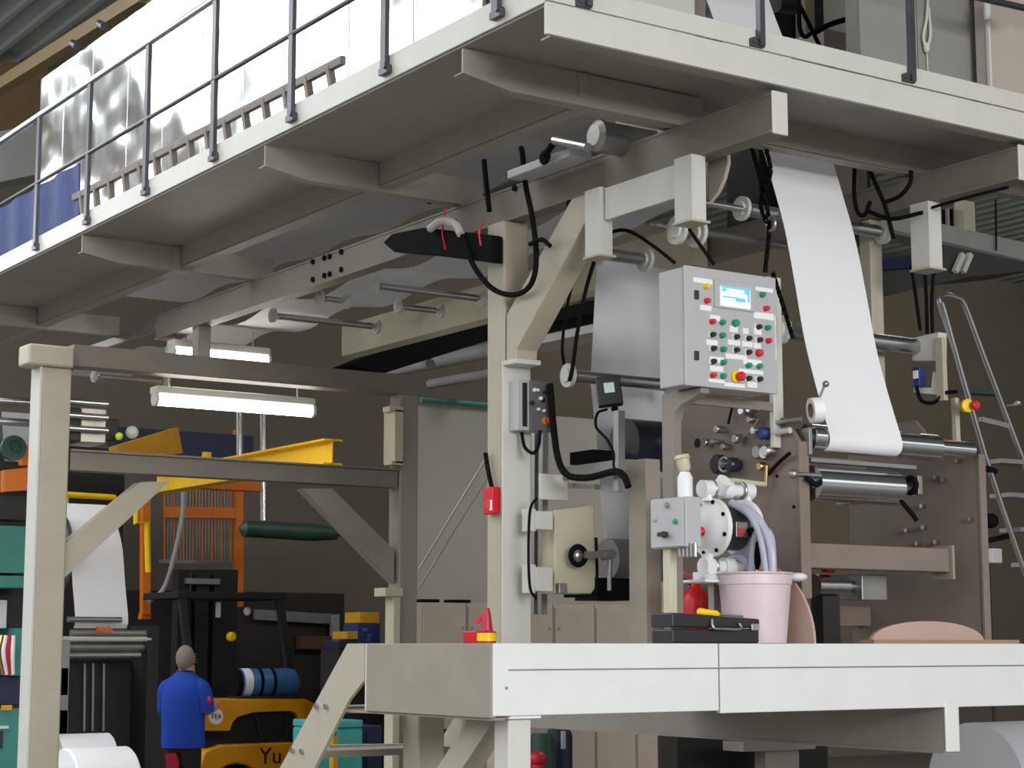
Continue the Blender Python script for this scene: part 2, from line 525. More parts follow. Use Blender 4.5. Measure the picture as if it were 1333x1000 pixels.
# rear portal frame
YR = 11.45
rc1 = thing('rear_column', 'square grey steel column at far left of the frame', 'column', (4.18, YR + .08, 0))
MB().box(4.085, YR, 0, 4.285, YR + .16, 3.52).build('shaft', paint, rc1, bevel=.015)
MB().box(4.07, YR - .002, 0, 4.09, YR + .163, 3.52).build('side_strip', paint_lt, rc1, bevel=.004)
MB().box(3.98, YR - .03, 3.52, 4.29, YR + .17, 3.66).build('head_block', paint, rc1, bevel=.02)
rc2 = thing('rear_column', 'grey steel column behind the stair, right of the yellow crane beam', 'column', (6.8, YR + .08, 0))
MB().box(6.745, YR, 0, 6.90, YR + .16, 3.56).build('shaft', paint_dk, rc2, bevel=.015)
q0, q1 = PY(512, 514, YR - .05), PY(526, 606, YR - .05)
MB().box(6.665, YR - .06, 3.03, 6.735, YR + .10, 3.42).box(6.62, YR - .06, 3.40, 6.735, YR + .04, 3.44).box(6.64, YR - .06, 3.02, 6.735, YR + .04, 3.05).build('channel_bracket', cream, rc2, bevel=.004)
MB().box(6.68, YR - .04, 0, 6.735, YR + .08, 2.09).build('side_channel', cream, rc2, bevel=.004)
MB().box(6.60, YR - .06, 2.09, 6.745, YR + .1, 2.15).build('brace_seat', cream, rc2, bevel=.004)
cb1 = single(MB().box(4.295, YR + .012, 3.5505, 6.94, YR + .13, 3.685).box(4.295, YR - .01, 3.54, 6.94, YR + .15, 3.55), 'upper_cross_beam', 'grey cross beam on top of the rear columns, above the lamp tube', 'beam', paint_shade, bevel=.004)
cb2 = single(MB().box(4.295, YR + .012, 2.865, 6.735, YR + .13, 2.9845).box(4.295, YR - .01, 2.985, 6.735, YR + .15, 3.0), 'lower_cross_beam', 'grey cross beam between the rear columns, below the lamp tube', 'beam', paint_shade, bevel=.004)
b1 = single(MB().prism([PY(84, 708, YR + .03), PY(182, 628, YR + .03), PY(222, 626, YR + .03), PY(84, 752, YR + .03)], (0, .1, 0)), 'diagonal_brace', 'grey diagonal brace from the far left column up to the lower beam', 'brace', paint)
b2 = single(MB().prism([PY(394, 636, YR + .03), PY(432, 636, YR + .03), PY(513, 716, YR + .03), PY(513, 758, YR + .03)], (0, .1, 0)), 'diagonal_brace', 'grey diagonal brace left of the rear column, under the yellow crane beam', 'brace', paint_dk)
# right post behind web
single(MB().box(5.17, YR + .02, 3.686, 5.26, YR + .12, 3.892), 'girder_packer', 'small block between the upper cross beam and the left girder', 'block', paint_dk)
single(MB().box(6.70, 6.68, 2.88, 6.785, 6.76, 3.908), 'web_side_post', 'pale steel post partly hidden by the tall white paper web', 'post', paint, bevel=.006)
# hangers
for (nm, xx, ya, zb, lab, zt, dx) in (('hanger_bracket', 5.10, 6.16, 3.60, 'pale channel hanger under the left girder, nearest the paper web', 3.892, .10),
                              ('hanger_bracket', 5.12, 6.86, 3.57, 'pale channel hanger under the left girder, beside the diagonal brace', 3.892, .09),
                              ('hanger_bracket', 6.66, 6.24, 3.58, 'tall channel hanger under the right girder, right of the paper web', 3.908, .11)):
    h = thing(nm, lab, 'bracket', (xx, ya, zb))
    MB().box(xx, ya, zb, xx + .012, ya + .12, zt).box(xx + .0125, ya, zb, xx + dx * .8, ya + .012, zt).build('channel', paint_lt, h)
    MB().box(xx - .01, ya - .005, zb - .01, xx + dx, ya + .125, zb).build('foot', paint, h)
# bridging plate with sheet between the hangers
single(MB().box(5.14, 6.29, 3.73, 5.16, 6.85, 3.885), 'hanger_plate', 'whitish plate fixed between the two hangers under the left girder', 'plate', paint_lt, bevel=.003)

# =================================================================== LOWER DECK
YL, DZ = 6.084, 1.757
dk = thing('lower_deck', 'white edged raised steel work deck carrying the machine', 'deck', (XL, YL, 1.47))
MB().box(XL + .02, YL + .031, DZ - .03, 7.9, 7.05, DZ - .001).box(5.3, 7.05, DZ - .03, 7.9, 7.9, DZ - .001).build('deck_plate', paint_lt, dk)
f = MB().box(XL, YL, 1.477, 5.147, YL + .03, DZ).build('front_fascia', paint_wh, dk, bevel=.004)
MB().box(XL + .07, YL - .002, 1.651, 5.147, YL, 1.657).build('groove', dull_steel, f)
f = MB().box(5.155, YL, 1.466, 7.9, YL + .03, DZ).build('front_fascia', paint_wh, dk, bevel=.004)
MB().box(5.155, YL - .002, 1.651, 7.9, YL, 1.657).build('groove', dull_steel, f)
MB().box(XL - .012, YL + .004, 1.470, XL + .016, 7.055, DZ).build('side_fascia', paint_dk, dk, bevel=.003)
MB().box(XL - .015, 7.052, 1.472, XL + .03, 7.062, DZ).build('end_plate', paint_lt, dk)
MB().box(XL, YL + .03, 1.46, XL + .1, 7.3, 1.472).build('bottom_flange', paint_dk, dk)
MB().box(6.50, YL - .004, 1.262, 6.59, YL + .012, 1.50).build('bearer_end_plate', paint_wh, dk, bevel=.012)
MB().box(6.505, YL + .012, 1.262, 6.52, 9.5, 1.47).box(6.495, YL + .012, 1.256, 6.585, 9.5, 1.268).build('bearer', soffit, dk)
MB().box(5.3, 7.89, 1.46, 7.9, 7.93, 1.73).build('rear_edge', paint_dk, dk)
bt = MB()
for (px, py) in ((654, 897), (500, 905)):
    q = PY(656, 897, YL)
bt.cyl((XL + .06, YL - .006, 1.585), (XL + .06, YL + .01, 1.585), .006, n=8)
bt.build('screw', dull_steel, dk)
# deck legs
lx = PY(662, 970, YL + .02).x
lg = MB().box(lx, YL + .02, 0, lx + .108, YL + .125, 1.466).build('leg', paint_lt, dk, bevel=.008)
MB().box(lx - .01, YL - .002, 1.465, lx + .14, YL + .17, 1.476).build('cap_plate', paint_wh, lg, bevel=.002)
MB().box(4.36, 7.22, 0, 4.50, 7.36, 1.46).build('leg', paint, dk, bevel=.012)
p0, p1 = PX(652, 918, 4.2), PX(590, 1012, 4.2)
MB().bar(p0, p0.lerp(p1, 3.6), .1, .12).build('brace', paint, dk)
# stair
st = thing('deck_stair', 'grey steel stair descending left from the deck end', 'stair', (XL, 7.6, 0))
pp = [(XL, 7.06, 1.757), (XL, 7.13, 1.757), (XL, 7.33, 1.757), (XL, 9.15, 0.06), (XL, 9.15, 0), (XL, 8.75, 0), (XL, 7.075, 1.52)]
pp = [(XL, 7.068, 1.757), (XL, 7.22, 1.757), (XL, 9.05, 0.10), (XL, 9.05, 0), (XL, 8.72, 0), (XL, 7.20, 1.515), (XL, 7.068, 1.60)]
s1 = MB().prism([V(p) for p in pp], (-.016, 0, 0)).build('stringer', paint, st)
MB().prism([V(p) + V((.78, 0, 0)) for p in pp], (.016, 0, 0)).build('stringer', paint, st)
for k in range(7):
    z = 1.50 - .205 * k - .02
    y = 7.30 + (1.757 - z) * 1.1 - .24
    MB().box(XL + .002, y - .02, z - .03, XL + .778, y + .2, z).build('tread', paint_dk, st)
    for dy in (.035, .125):
        MB().cyl((XL - .028, y + dy, z + .0), (XL - .014, y + dy, z + .0), .014, n=8).build('bolt', steel, st)
single(MB().bar(PY(425, 976, 8.1), PY(655, 972, 8.1), .05, .045), 'tie_bar', 'horizontal pale tie bar crossing behind the deck legs', 'bar', paint)

# =================================================================== FRONT PAPER WEB
XA, XB = 6.0, 6.47
rows = [(895, -80), (920, 0), (955, 92), (990, 185), (1007, 243), (1022, 300), (1035, 370), (1047, 440), (1059, 490), (1070, 530), (1078, 558)]
path = [PX(px, py, XA) for px, py in rows]
yb = path[-1].y
path += [V((XA, yb - .012, 2.70)), V((XA, yb - .002, 2.665)), V((XA, yb + .03, 2.645)), V((XA, yb + .07, 2.65)), V((XA, yb + .1, 2.67))]
single(MB().sheet(path, (XB - XA, 0, 0), -.0015, 5), 'paper_web', 'long white paper web falling from the walkway to the front rollers', 'paper', paper, ang=60)


# =================================================================== ROLLERS
def roller(name, label, p0, p1, r, fr=None, m=steel, group=None, flanges=True, fm=None):
    """cylinder between two bearing flanges"""
    p0, p1 = V(p0), V(p1)
    d = (p1 - p0).normalized()
    t = thing(name, label, 'roller', p0.lerp(p1, .5) - V((0, 0, r)), group)
    MB().lathe(p0, d, [(r * .5, 0), (r * .5, .03), (r, .03), (r, (p1 - p0).length - .03), (r * .5, (p1 - p0).length - .03), (r * .5, (p1 - p0).length)], 20).build('tube', m, t)
    if flanges:
        fr = fr or r * 1.7
        for q, s in ((p0, -1), (p1, 1)):
            MB().lathe(q - d * (.02 if s < 0 else -.0), d, [(fr * .55, -.012), (fr * .6, 0), (fr, 0), (fr, .02), (fr * .45, .02), (fr * .4, .03)], 18).build('bearing', fm or paint_lt, t)
    return t


def row_roller(px0, py0, px1, x0, r, label, fr=None, m=steel, group=None, flanges=True):
    a = PX(px0, py0, x0)
    lo, hi = x0, x0 + 3
    for _ in range(40):
        mid = (lo + hi) / 2
        q = V((mid, a.y, a.z)) - CAM
        px = 666.5 + FPX * q.dot(rt) / q.dot(fw)
        if px < px1: lo = mid
        else: hi = mid
    return roller('guide_roller', label, a, (lo, a.y, a.z), r, fr, m, group, flanges)


# in front section
row_roller(968, 272, 1148, 5.80, .033, 'steel guide roller with flanged ends crossing behind the web, just under the walkway', .06)
row_roller(1018, 430, 1206, 6.0, .043, 'thick steel guide roller crossing behind the web right of the control panel', .072)
row_roller(845, 292, 1085, 5.45, .019, 'thin long steel bar above the control panel', None, dull_steel, None, False)
row_roller(884, 300, 905, 5.4, .03, 'short idler wheel hung above the control panel', .07, dull_steel)
row_roller(782, 330, 838, 5.4, .03, 'short guide roller above the grey hanging web, right of the brace', .062, dull_steel)
row_roller(742, 489, 872, 5.35, .032, 'steel roller passing behind the small black monitor', .06)
row_roller(905, 262, 972, 5.3, .016, 'thin steel shaft leading from the hanger to the flanged roller', None, steel, None, False)

# rear overhead web and rollers
pth = []
for k in range(40):
    y = 7.3 + k * .2
    pth.append((5.62, y, 4.03 + .035 * math.sin(y * 5.2)))
single(MB().sheet(pth, (.52, 0, 0), .002, 2), 'paper_web', 'grey paper web running level overhead between the two girders', 'paper', paper_g, ang=60)
pth = [(5.62, 8.2 + k * .22, 4.66 + .02 * math.sin(k * 1.3)) for k in range(30)]
single(MB().sheet(pth, (.80, 0, 0), .002, 2), 'paper_web', 'upper grey paper web seen through the gap above the left girder', 'paper', paper_g, ang=60)
row_roller(489, 372, 626, 5.56, .022, 'overhead guide roller nearest the central column', .055)
row_roller(357, 411, 489, 5.56, .022, 'overhead guide roller above the bright lamp at the rear', .05)
row_roller(520, 399, 572, 6.0, .02, 'short overhead roller just behind the one by the column', .045)
row_roller(418, 388, 450, 5.45, .018, 'short overhead roller with wheel under the bolted girder joint', .05)
row_roller(124, 490, 214, 5.5, .024, 'overhead roller gleaming in lamp light beside the far left column', .05)
row_roller(222, 456, 345, 5.6, .02, 'overhead roller lit white just above the upper cross beam', .05)
# side carriers (trusses holding bearings)
single(MB().box(5.26, 8.6, 4.0, 5.30, 14.5, 4.06), 'bearing_rail', 'grey rail carrying the left ends of the overhead rollers', 'rail', dull_steel)
yb_ = single(MB().box(6.56, 7.95, 3.87, 6.69, 12.0, 4.10), 'yellow_lit_rail', 'cream bearing beam catching warm lamp light behind the central column', 'rail', cream)
ch = thing('chain_drive', 'dark hanging drive chain left of the paper web', 'chain', PX(985, 330, 5.75))
for (pts_, nm) in ((((978, 190), (990, 235), (1001, 290), (996, 355)), 'chain'), (((995, 186), (1003, 225), (990, 265), (1003, 300)), 'chain'), (((1006, 355), (1020, 400), (1032, 440)), 'chain')):
    m = MB()
    P = smooth_path([PX(a, b, 5.8) for a, b in pts_], 8)
    for i in range(len(P) - 1):
        mid = P[i].lerp(P[i + 1], .5)
        if i % 2: m.bar(P[i], P[i + 1], .022, .008, (0, 1, 0))
        else: m.bar(P[i], P[i + 1], .008, .022, (0, 1, 0))
    m.build(nm, black, ch)
MB().torus(PX(1003, 292, 5.8), (1, 0, 0), .03, .01).build('sprocket', dull_steel, ch)
# dark drums/rolls under front walkway behind girder
single(MB().prism([PX(a_, b_, 5.3) for a_, b_ in ((922, 200), (946, 192), (947, 212), (942, 232), (934, 250), (923, 264))], (.02, 0, 0)), 'curved_plate', 'pale plate with curved edge between the hanger and the chain under the walkway', 'plate', paint)
tk = thing('motor_gearbox', 'grey drive box with black fittings above the girder by the central column', 'gearbox', (5.0, 7.35, 4.1))
a = PX(660, 218, 5.0); b = PX(742, 186, 5.0)
MB().box(5.0, b.y, min(a.z, b.z) - .06, 5.13, a.y, max(a.z, b.z) - .02).build('housing', panelgrey, tk, bevel=.006)
q = PX(709, 205, 4.99)
MB().torus(q, (1, 0, 0), .025, .012).cyl(q + V((-.01, 0, 0)), q + V((.02, 0, 0)), .012).build('clamp', black, tk)
MB().tube([PX(709, 203, 4.97), PX(718, 190, 4.97), PX(724, 182, 4.97)], .016).build('lever', black, tk)
MB().cyl(PX(722, 183, 4.97), PX(765, 192, 4.97), .022).build('shaft', steel, tk)
single(MB().lathe(PX(772, 176, 5.0), V((1, 0, 0)), [(.05, 0), (.075, .02), (.075, .5), (.05, .52)], 24), 'winding_core', 'dull grey roll end behind the drive box under the walkway corner', 'roll', dull_steel)
single(MB().prism([PX(852, 152, 5.3), PX(885, 160, 5.3), PX(857, 176, 5.3)], (.1, 0, 0)), 'guide_wedge', 'white triangular plate showing above the left girder', 'plate', paint_wh)

# =================================================================== BLACK BELT GUARD + HOSES
bg = thing('belt_guard', 'black tapering cable tray with tied hoses left of the column top', 'tray', (5.0, 8.2, 3.7))
X0 = 5.05
MB().prism([PX(498, 316, X0), PX(510, 304, X0), PX(550, 296, X0), PX(640, 306, X0), PX(640, 342, X0), PX(560, 332, X0), PX(512, 328, X0)], (.07, 0, 0)).build('tray', black, bg, bevel=.008)
MB().tube([PX(580, 325, X0), PX(576, 300, X0), PX(580, 270, X0)], .005).build('tie', redpl, bg)
MB().tube([PX(626, 320, X0), PX(624, 300, X0), PX(630, 290, X0)], .006).build('tie', redpl, bg)
MB().tube([PX(560, 298, X0 - .02), PX(575, 288, X0 - .02), PX(592, 292, X0 - .02), PX(600, 305, X0 - .02)], .022).build('hose_bundle', pinkpanel, bg)
h1 = single(MB().tube([PX(630, 208, 5.09), PX(633, 240, 5.09), PX(637, 275, 5.09)], .014), 'cable', 'short black cable dropping in front of the girder left of the column', 'cable', black)
h2 = single(MB().tube([PX(592, 288, 5.06), PX(604, 312, 5.04), PX(616, 345, 5.04), PX(640, 375, 5.06), PX(668, 384, 5.09), PX(690, 372, 5.09), PX(698, 340, 5.08), PX(694, 290, 5.08), PX(684, 240, 5.09), PX(680, 200, 5.09), PX(678, 192, 5.09)], .014), 'cable', 'black cable hanging in a big loop round the column top', 'cable', black)
h3 = single(MB().tube([PX(690, 318, 5.06), PX(705, 312, 5.06), PX(716, 320, 5.06)], .012), 'cable', 'short curved black cable stub between column and brace', 'cable', black)
h4 = single(MB().tube([PX(774, 338, 5.35), PX(762, 380, 5.33), PX(752, 430, 5.32), PX(745, 480, 5.32), PX(741, 496, 5.32)], .010), 'cable', 'thin black belt hanging beside the grey paper web', 'cable', black)
h5 = single(MB().tube([PX(750, 350, 5.5), PX(738, 400, 5.5), PX(732, 450, 5.5), PX(735, 480, 5.5)], .008), 'cable', 'second thin black belt nearer the central column', 'cable', black)
h6 = single(MB().tube([PX(772, 330, 5.3), PX(785, 308, 5.3), PX(815, 300, 5.3), PX(850, 320, 5.3), PX(878, 342, 5.3)], .009), 'cable', 'black cable arching over the top of the grey paper web', 'cable', black)
h7 = single(MB().tube([PX(893, 292, 5.4), PX(905, 310, 5.42), PX(930, 345, 5.5)], .009), 'cable', 'black cable slanting down to the control panel top', 'cable', black)

# =================================================================== CONTROL PANEL
cp = thing('control_panel', 'big grey control cabinet with touchscreen and coloured buttons', 'control panel', (5.38, 6.33, 2.85))
yp = 6.25
A0, A1 = PY(892, 347, yp), PY(1012, 510, yp)
px0, px1 = A0.x, A1.x
zt = PY(892, 346, yp).z
zb = PY(892, 500, yp).z
body = MB().box(px0, yp + .018, zb, px1, yp + .19, zt).build('cabinet', panelgrey, cp, bevel=.006)
door = MB().box(px0 - .004, yp, zb - .004, px1 + .004, yp + .014, zt + .004).build('door', panelgrey, cp, bevel=.004)


def on_panel(px, py): return PY(px, py, yp)


# screen bezel
a, b = on_panel(929, 363), on_panel(983, 407)
MB().box(a.x, yp - .008, b.z, b.x, yp, a.z).build('screen_bezel', panelgrey, cp, bevel=.004)
a, b = on_panel(936, 372), on_panel(975, 403)
sc = MB().box(a.x, yp - .011, b.z, b.x, yp - .0082, a.z).build('touchscreen', screen, cp)
w_, h_ = b.x - a.x, a.z - b.z
m = MB()
for (u0, v0, u1, v1) in ((.0, .9, 1, 1), (.04, .72, .18, .88), (.80, .7, .96, .9), (.06, .42, .55, .5), (.5, .28, .82, .48), (.9, .3, .97, .85)):
    m.box(a.x + w_ * u0, yp - .0125, b.z + h_ * v0, a.x + w_ * u1, yp - .0112, b.z + h_ * v1)
m.build('screen_graphics', screenb, sc)
# hinges
for (px, py) in ((906, 384), (906, 463)):
    q = on_panel(px, py)
    MB().box(q.x - .011, yp - .01, q.z - .02, q.x + .011, yp, q.z + .02).build('latch', blackpl, cp, bevel=.002)
# label plates (px0,py0,px1,py1)
plates = [(902, 362, 927, 368), (911, 398, 926, 403), (981, 374, 1006, 379), (981, 407, 1007, 415), (924, 411, 937, 416), (919, 443, 934, 448), (924, 465, 942, 471),
          (924, 477, 941, 482), (949, 425, 960, 431), (947, 443, 963, 448), (944, 461, 972, 467), (966, 428, 974, 433), (965, 445, 979, 450), (981, 428, 991, 434),
          (980, 447, 990, 452), (967, 468, 991, 474), (961, 481, 993, 486), (942, 499, 969, 503), (972, 498, 985, 503), (922, 494, 942, 497), (1008, 412, 1010, 466)]
for ip, (a_, b_, c_, d_) in enumerate(plates):
    q0, q1 = on_panel(a_, b_ - 1.2), on_panel(c_, d_ + 2.6)
    MB().box(q0.x, yp - .0025 - .0001 * ip, q1.z, q1.x, yp - .0002, q0.z).build('label_plate', labelw, cp)
btn = [(918, 373, 'y'), (919, 392, 'r'), (991, 384, 'g'), (996, 402, 'r'), (926, 419, 'r'), (939, 420, 'g'), (956, 421, 'G'), (986, 426, 'k'), (998, 427, 'g'),
       (926, 436, 'k'), (939, 437, 'g'), (957, 439, 'k'), (973, 441, 'k'), (987, 443, 'k'), (999, 444, 'r'), (927, 454, 'k'), (940, 455, 'g'), (957, 456, 'k'),
       (973, 459, 'k'), (987, 460, 'R'), (927, 471, 'k'), (940, 472, 'g'), (973, 476, 'g'), (987, 477, 'g'), (927, 489, 'r'), (940, 490, 'g'), (973, 493, 'k'), (987, 494, 'k')]
cmap = {'y': yellow, 'r': redpl, 'R': redpl, 'g': green, 'G': green, 'k': blackpl}
for (px, py, c_) in btn:
    q = on_panel(px, py)
    r_ = .0155 if c_ in 'RG' else .0115
    o = MB().lathe(q, (0, -1, 0), [(r_ * 1.15, 0), (r_ * 1.15, .006), (r_, .006), (r_, .022), (r_ * .8, .026)], 14).build('push_button', cmap[c_], cp)
    if c_ == 'k':
        MB().box(q.x - .017, yp - .005, q.z - .011, q.x - .006, yp, q.z + .012).build('switch_mark', labelw, o)
q = on_panel(957, 491)
es = MB().lathe(q, (0, -1, 0), [(.027, 0), (.027, .012), (.02, .014)], 18).build('emergency_stop_base', yellow, cp)
MB().lathe(q + V((.006, -.012, 0)), (0, -1, 0), [(.012, 0), (.012, .014), (.021, .016), (.021, .03), (.014, .036)], 18).build('emergency_stop_button', red, cp)
# gallows carrying the panel
gy = thing('panel_gallows', 'grey steel gallows post and arm carrying the control panel', 'stand', (5.24, 6.5, 1.757))
gx = 5.22
gpts = [PX(862, 508, gx), PX(950, 508, gx), PX(950, 515, gx), PX(902, 526, gx), PX(884, 531, gx), PX(876, 538, gx), PX(874, 550, gx), PX(874, 660, gx), PX(862, 660, gx)]
yt = 6.24
gm = MB().prism([(gx, 6.54, 1.757), (gx, 6.54, zb - .006), (gx, 6.262, zb - .006), (gx, 6.262, zb - .03), (gx, 6.40, zb - .07), (gx, 6.44, zb - .095), (gx, 6.46, zb - .14), (gx, 6.46, 1.757)], (.05, 0, 0))
gallow = mat('gallows_paint', srgb(134, 127, 118), .5, var=.04)
gm.build('post_and_arm', gallow, gy, bevel=.004)
qa, qb = PY(1006, 520, 6.45).x, PY(1019, 520, 6.45).x
MB().box(qa, 6.445, 2.66, qb, 6.475, zt + .02).build('side_pole', paint_lt, gy, bevel=.004)
MB().box(qa - .02, 6.445, zt + .02, qb + .0, 6.50, zt + .06).build('pole_cap', paint_lt, gy, bevel=.004)
MB().box(5.271, 6.448, zb - .05, qb - .004, 6.472, zb - .01).build('rear_arm', gallow, gy)

# =================================================================== MACHINE SIDE FRAMES
mf = thing('coating_machine', 'brown grey machine body with two upright side plates and rollers', 'machine', (6.4, 6.9, DZ))
xl_, xr_ = 5.85, 7.05
lf = [(6.33, 1.757), (6.33, 2.68), (6.42, 2.80), (6.62, 2.80), (6.72, 2.93), (7.24, 2.93), (7.24, 1.757)]
MB().prism([(xl_, y, z) for y, z in lf], (.03, 0, 0)).build('side_plate', brown, mf, bevel=.003)
MB().box(xl_ - .005, 6.315, 1.96, xl_ + .055, 6.33, 2.68).build('front_strip', brown, mf, bevel=.002)
rf = [(6.345, 1.757), (6.335, 2.69), (6.45, 2.72), (6.60, 2.74), (6.75, 2.9), (7.24, 2.9), (7.24, 1.757)]
MB().prism([(xr_, y, z) for y, z in rf], (.03, 0, 0)).build('side_plate', brown, mf, bevel=.003)
MB().box(xr_ - .005, 6.315, 1.757, xr_ + .04, 6.333, 2.69).build('front_strip', brown, mf, bevel=.002)
# cross tie box beam
a = PY(1058, 707, 6.36)
MB().box(xl_ + .03, 6.36, a.z - .115, 6.86, 6.46, a.z).build('cross_tie', brown, mf, bevel=.006)
MB().box(6.86, 6.34, a.z - .15, 6.875, 6.48, a.z + .015).build('tie_flange', paint_dk, mf, bevel=.002)
# rear dark cross bodies
MB().box(xl_ + .03, 7.1, 2.62, xr_, 7.2, 2.72).build('rear_tie', brown, mf)
MB().box(xl_ + .03, 7.1, 1.85, xr_, 7.2, 1.95).build('rear_tie', brown, mf)
fr1 = row_roller
# front roll pair as own things
def fixed_roller(name, label, a, b, prof, m):
    a, b = V(a), V(b)
    t = thing(name, label, 'roller', a.lerp(b, .5) - V((0, 0, .06)))
    d = (b - a).normalized()
    L = (b - a).length
    MB().lathe(a, d, [(r, h * L) for r, h in prof], 28).build('drum', m, t)
    return t


c0 = V((5.905, 6.345, 2.705))
t = fixed_roller('nip_roller', 'chrome nip roller on which the white web lands', c0, c0 + V((1.13, 0, .0)), [(.03, 0), (.03, .02), (.066, .02), (.066, .76), (.045, .76), (.045, .98), (.02, .98), (.02, 1)], chrome)
MB().sph(c0 + V((1.135, 0, 0)), .025).build('end_cap', blackpl, t)
MB().box(5.895, 6.30, 2.62, 5.915, 6.39, 2.745).build('end_plate', dull_steel, t, bevel=.002)
c1 = V((5.915, 6.33, 2.49))
t = fixed_roller('coating_roller', 'large chrome coating roller directly below the nip roller', c1, c1 + V((.56, 0, 0)), [(.03, 0), (.03, .015), (.082, .015), (.082, .985), (.03, .985), (.03, 1)], chrome)
MB().cyl(c1 + V((.56, 0, .0)), c1 + V((.66, 0, 0)), .02).build('journal', dull_steel, t)
q = c1 + V((.64, -.02, .02))
MB().torus(q, (1, 0, 0), .035, .014).build('bearing', black, t)
MB().box(q.x + .02, q.y - .03, q.z - .045, q.x + .05, q.y + .03, q.z + .045).build('bearing_block', dull_steel, t, bevel=.003)
MB().cyl((5.80, 6.31, 2.525), (5.93, 6.31, 2.525), .012).sph((5.80, 6.31, 2.525), .022).build('hand_screw', dull_steel, t)
MB().bar((5.86, 6.29, 2.51), (5.98, 6.285, 2.45), .014, .02).build('lever', black, t)
MB().tube([c1 + V((.55, -.05, -.07)), c1 + V((.60, -.06, -.12)), c1 + V((.63, -.06, -.15))], .012).build('doctor_lever', black, t)
# doctor blade holder between
single(MB().bar((5.93, 6.36, 2.60), (6.62, 6.36, 2.60), .06, .018), 'doctor_blade', 'thin steel scraper blade between the two chrome rollers', 'blade', dull_steel)
# bolts and fittings on plate
for (px, py) in ((1204, 659), (1184, 691), (1206, 687), (1222, 622), (1232, 625), (1267, 676), (1250, 600), (1198, 708), (1222, 706)):
    q = PX(px, py, xr_)
    MB().cyl(q + V((-.03, 0, 0)), q + V((.0, 0, 0)), .012, n=8).build('bolt', steel, mf)
for (px, py) in ((1034, 660), (1012, 620), (930, 700)):
    q = PX(px, py, xl_)
    MB().cyl(q + V((-.006, 0, 0)), q, .008, n=8).build('bolt', black, mf)
q = PX(1098, 652, 6.8)
MB().cbox(q, .06, .05, .045).cbox(q + V((.08, 0, .01)), .05, .05, .05).build('fittings', dull_steel, mf, bevel=.003)
# lower motor
mt = thing('roller_motor', 'silver motor with grey end block between the lower side plates', 'motor', (6.3, 6.9, 2.0))
q = PX(1075, 763, 6.25)
MB().lathe(q - V((.08, 0, 0)), (1, 0, 0), [(.055, 0), (.055, .2), (.03, .2), (.03, .26)], 20).build('body', steel, mt)
MB().cbox(q + V((.26, 0, -.005)), .17, .13, .125).build('end_block', dull_steel, mt, bevel=.006)
MB().cbox(q + V((.0, -.02, .085)), .06, .05, .045).build('terminal_cap', red, mt, bevel=.01)
MB().box(q.x - .06, q.y - .04, 1.757, q.x + .05, q.y + .04, q.z - .05).build('foot', machdark, mt)
# kraft discs
cdk = V((5.925, 6.42, DZ + .02))
kd = thing('kraft_roll', 'large pinkish brown kraft roll standing behind the bucket', 'roll', (5.95, 6.35, DZ))
rr = .345
def half_disc(c, r, ext, n=26):
    return MB().prism([(c.x, c.y + r * math.cos(math.pi * k / n), c.z + r * math.sin(math.pi * k / n)) for k in range(n + 1)], ext)
half_disc(V((5.765, 6.52, DZ)), .36, (.014, 0, 0)).build('paper', kraft, kd)
rl_ = thing('cardboard_offcuts', 'domed brown cardboard disc lying at the right on a flat sheet', 'cardboard', (6.75, 6.2, DZ))
a, b = PY(1136, 836, 6.14), PY(1325, 832, 6.14)
MB().box(a.x, 6.13, DZ, b.x, 6.22, DZ + .018).build('flat_sheet', cardb, rl_)
c_ = PY(1210, 838, 6.24); r0 = (PY(1284, 838, 6.24).x - PY(1137, 838, 6.24).x) / 2
hh = PY(1210, 809, 6.24).z - DZ
MB().prism([(c_.x + r0 * math.cos(math.pi * k / 24), 6.24, DZ + .0005 + hh * math.sin(math.pi * k / 24) ** .85) for k in range(25)], (0, .02, 0)).build('disc', kraft, rl_)

# ---------------- gauges on the left side plate
gs = thing('gauge_cluster', 'cluster of air gauges, regulators and chrome valves on the brown side plate', 'gauges', PX(960, 600, xl_ - .05))


def knob(px, py, r, L, m, nm, off=0):
    q = PX(px, py, xl_)
    MB().lathe(q + V((off, 0, 0)), (-1, 0, 0), [(r * .7, 0), (r * .7, L * .3), (r, L * .3), (r, L * .85), (r * .8, L)], 18).build(nm, m, gs)
    return q


q = PX(908, 577, xl_)
MB().lathe(q, (-1, 0, 0), [(.024, 0), (.024, .002)], 18).build('port_hole', darkgap, gs)
knob(926, 577, .022, .05, chrome, 'valve'); knob(941, 576, .014, .07, dull_steel, 'valve')
knob(946, 560, .02, .07, chrome, 'valve'); knob(950, 582, .017, .05, dull_steel, 'valve')
knob(968, 572, .024, .06, chrome, 'valve'); knob(976, 536, .022, .06, chrome, 'valve')
knob(988, 534, .018, .07, chrome, 'valve'); knob(984, 547, .017, .05, dull_steel, 'valve')
knob(994, 589, .034, .05, dull_steel, 'pressure_gauge')
q = PX(994, 589, xl_ - .052); MB().lathe(q, (-1, 0, 0), [(.028, 0), (.028, .003)], 20).build('gauge_face', labelw, gs)
knob(1007, 588, .03, .06, steel, 'valve')
knob(943, 605, .048, .06, blackpl, 'pressure_gauge'); q = PX(943, 605, xl_ - .062); MB().torus(q, (1, 0, 0), .034, .008).build('gauge_ring', dull_steel, gs)
knob(962, 606, .036, .07, navyroll, 'regulator'); knob(958, 605, .018, .10, chrome, 'valve')
knob(1003, 565, .03, .07, bluebox, 'regulator'); knob(998, 562, .018, .09, chrome, 'valve')
q = PX(1012, 564, xl_)
MB().cyl(q + V((-.03, 0, 0)), q + V((-.03, -.12, 0)), .014).build('pipe_stub', paint_lt, gs)
q = PX(1020, 550, xl_)
